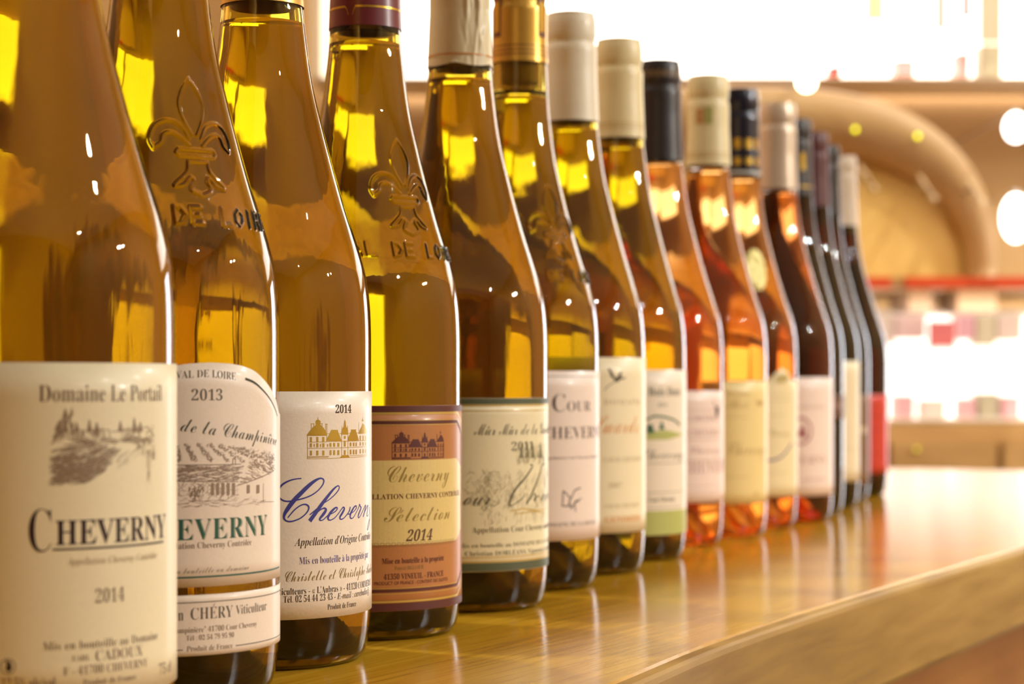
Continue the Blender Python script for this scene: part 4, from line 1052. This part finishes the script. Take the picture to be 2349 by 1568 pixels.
# 9 pink label
lab = simple(8, 1580, 896, 1153, paper('pale_pink_paper', (242, 216, 202))); B = BS[8]
k = Ink(B); k.ppoly([(1640, 932), (1650, 932), (1648, 954), (1642, 954)]); k.pline([(1636, 918), (1640, 932)], .8); k.pline([(1653, 916), (1650, 932)], .8); k.build('goblet_emblem', ink('emblem_black_ink', 70, 56, 56), lab)
k = Ink(B); k.ring(1578, 1640, 941, .35); k.text('CHEVERNY', 1580, 1652, 965, 12, 'bold'); k.text('CHEVERNY', 1578, 1652, 1000, 15); k.ring(1578, 1652, 1008, .35); k.text('Cheverny', 1580, 1652, 1040, 18, 'script'); k.text('CHEVERNY', 1580, 1656, 1086, 32, vis='HEVER'); k.ring(1578, 1650, 1115, .3); k.ring(1578, 1650, 1128, .3)
k.build('lettering', ink('mauve_ink', 190, 152, 146), lab)
# 10 yellow cream
lab = simple(9, 1662, 874, 1156, paper('yellow_cream_paper', (234, 208, 140))); B = BS[9]
k = Ink(B); k.text('Cheverny', 1664, 1754, 1044, 36, 'script', shear=.3); k.text('Domaine', 1666, 1720, 906, 10); k.text('Rosé', 1664, 1718, 936, 24, 'script', shear=.3); k.ring(1664, 1716, 957, .3); k.ppoly([(1733, 920), (1752, 918), (1748, 930), (1738, 930)]); k.ring(1664, 1720, 1094, .3); k.ppoly([(1732, 1128), (1737, 1126), (1736, 1140), (1732, 1140)])
k.build('lettering', ink('tan_ink', 190, 158, 96), lab)
# 11 crest, violet arc
B = BS[10]; zb = zf(10, 1765, 1139); zt_ = zf(10, 1765, 872); zt2 = zf(10, 1800, 848)
def top11(a):
    d = math.degrees(a); return zt_ + (zt2 - zt_) * max(0, 1 - abs(d - 46) / 14) ** .6 * (1 + .15 * math.sin(d * 1.3)) + (2.2 if 30 < d < 62 else 0) * .5
lab = simple(10, 1765, 872, 1139, paper('cream_paper', (236, 216, 168)), topf=top11)
k = Ink(B); k.pline([(1762, 1056), (1778, 1054), (1794, 1046), (1806, 1032), (1816, 1016)], 1.3); k.build('violet_arc', ink('violet_ink', 82, 66, 128), lab)
k = Ink(B); k.text('Cheverny', 1764, 1812, 1000, 18, 'script'); k.ring(1764, 1815, 918, .35); k.ring(1764, 1812, 905, .3); k.ring(1764, 1800, 952, .3); k.ppoly([(1780, 862), (1798, 856), (1812, 866), (1800, 878), (1778, 878)]); k.ring(1764, 1810, 1085, .3)
k.build('lettering', ink('olive_tan_ink', 188, 166, 104), lab)
# gold seal on the shoulder of 11
n_a, n_z = 20, 24; V = []; Fc = []
a0s = math.asin(.43); zc_ = 98 + (880 - 620) * 1342 / F * .985
for j in range(n_z + 1):
    for i in range(n_a + 1):
        u = i / n_a * 2 - 1; v = j / n_z * 2 - 1
        uu = u * math.sqrt(1 - v * v / 2); vv = v * math.sqrt(1 - u * u / 2); rr_ = math.hypot(uu, vv); an = math.atan2(vv, uu)
        sc_ = 1 + .05 * math.cos(an * 14)
        z = zc_ + vv * 14.0 * sc_; ro = float(outer_r([z], B.R, 298)[0]); a = a0s + uu * 7.6 * sc_ / ro
        r = ro + .5 + .45 * math.cos(rr_ * 9) * (rr_ > .3)
        V.append((r * math.sin(a) * MM, -r * math.cos(a) * MM, z * MM))
for j in range(n_z):
    for i in range(n_a):
        a = j * (n_a + 1) + i; Fc.append((a, a + 1, a + n_a + 2, a + n_a + 1))
o = mesh_obj('gold_seal', V, Fc, plain('yellow_gold_seal', (0.95, 0.84, 0.32, 1), .4, .1), RT[10], True); o['label'] = 'scalloped yellow gold medal sticker'
# 12 crimson emblem
lab = simple(11, 1835, 865, 1137, paper('rosy_white_paper', (244, 220, 206))); B = BS[11]
k = Ink(B); cs, cz = B.s_(1838, 988)
k.line([(cs + 8 * math.cos(t), cz + 9 * math.sin(t)) for t in np.linspace(0, 6.283, 30)], 1.6); k.poly([(cs - 5, cz - 4), (cs + 5, cz - 5), (cs + 2, cz + 5)]); k.build('round_emblem', ink('crimson_ink', 172, 98, 104), lab)
k = Ink(B); k.text('CHEVERNY', 1835, 1896, 1064, 19, vis='ERNY'); k.text('DOMAINE', 1838, 1893, 937, 8, vis='MAINE'); k.text('CHEVERNY', 1836, 1894, 1104, 8); k.build('lettering', ink('rosy_grey_ink', 190, 150, 140), lab)
# 13-16 reds
m_bl = paper('brown_label_paper', (96, 60, 44))
lab = simple(12, 1915, 905, 959, m_bl); k = Ink(BS[12]); k.text('CHEVERNY', 1912, 1932, 937, 14, 'bold', vis='NY'); k.build('lettering', ink('pale_ink', 190, 160, 140), lab)
lab = simple(13, 1945, 828, 1104, paper('cream_paper', (244, 226, 188))); k = Ink(BS[13]); k.ring(1936, 1972, 1030, .4); k.ring(1936, 1972, 1082, .4); k.build('printed_lines', ink('tan_ink', 205, 182, 140), lab)
lab = simple(14, 1978, 905, 1110, paper('tan_brown_paper', (126, 86, 52))); k = Ink(BS[14]); k.ppoly([(1974, 980), (1986, 976), (1988, 992), (1976, 994)]); k.build('printed_figure', ink('pale_ink', 205, 182, 145), lab)
lab = simple(15, 2000, 905, 1085, paper('red_paper', (224, 66, 52))); k = Ink(BS[15]); k.ring(1996, 2030, 955, .7); k.ring(1996, 2032, 985, .5); k.ring(1996, 2030, 1040, .5); k.build('printed_lines', ink('dark_red_ink', 178, 44, 38), lab)
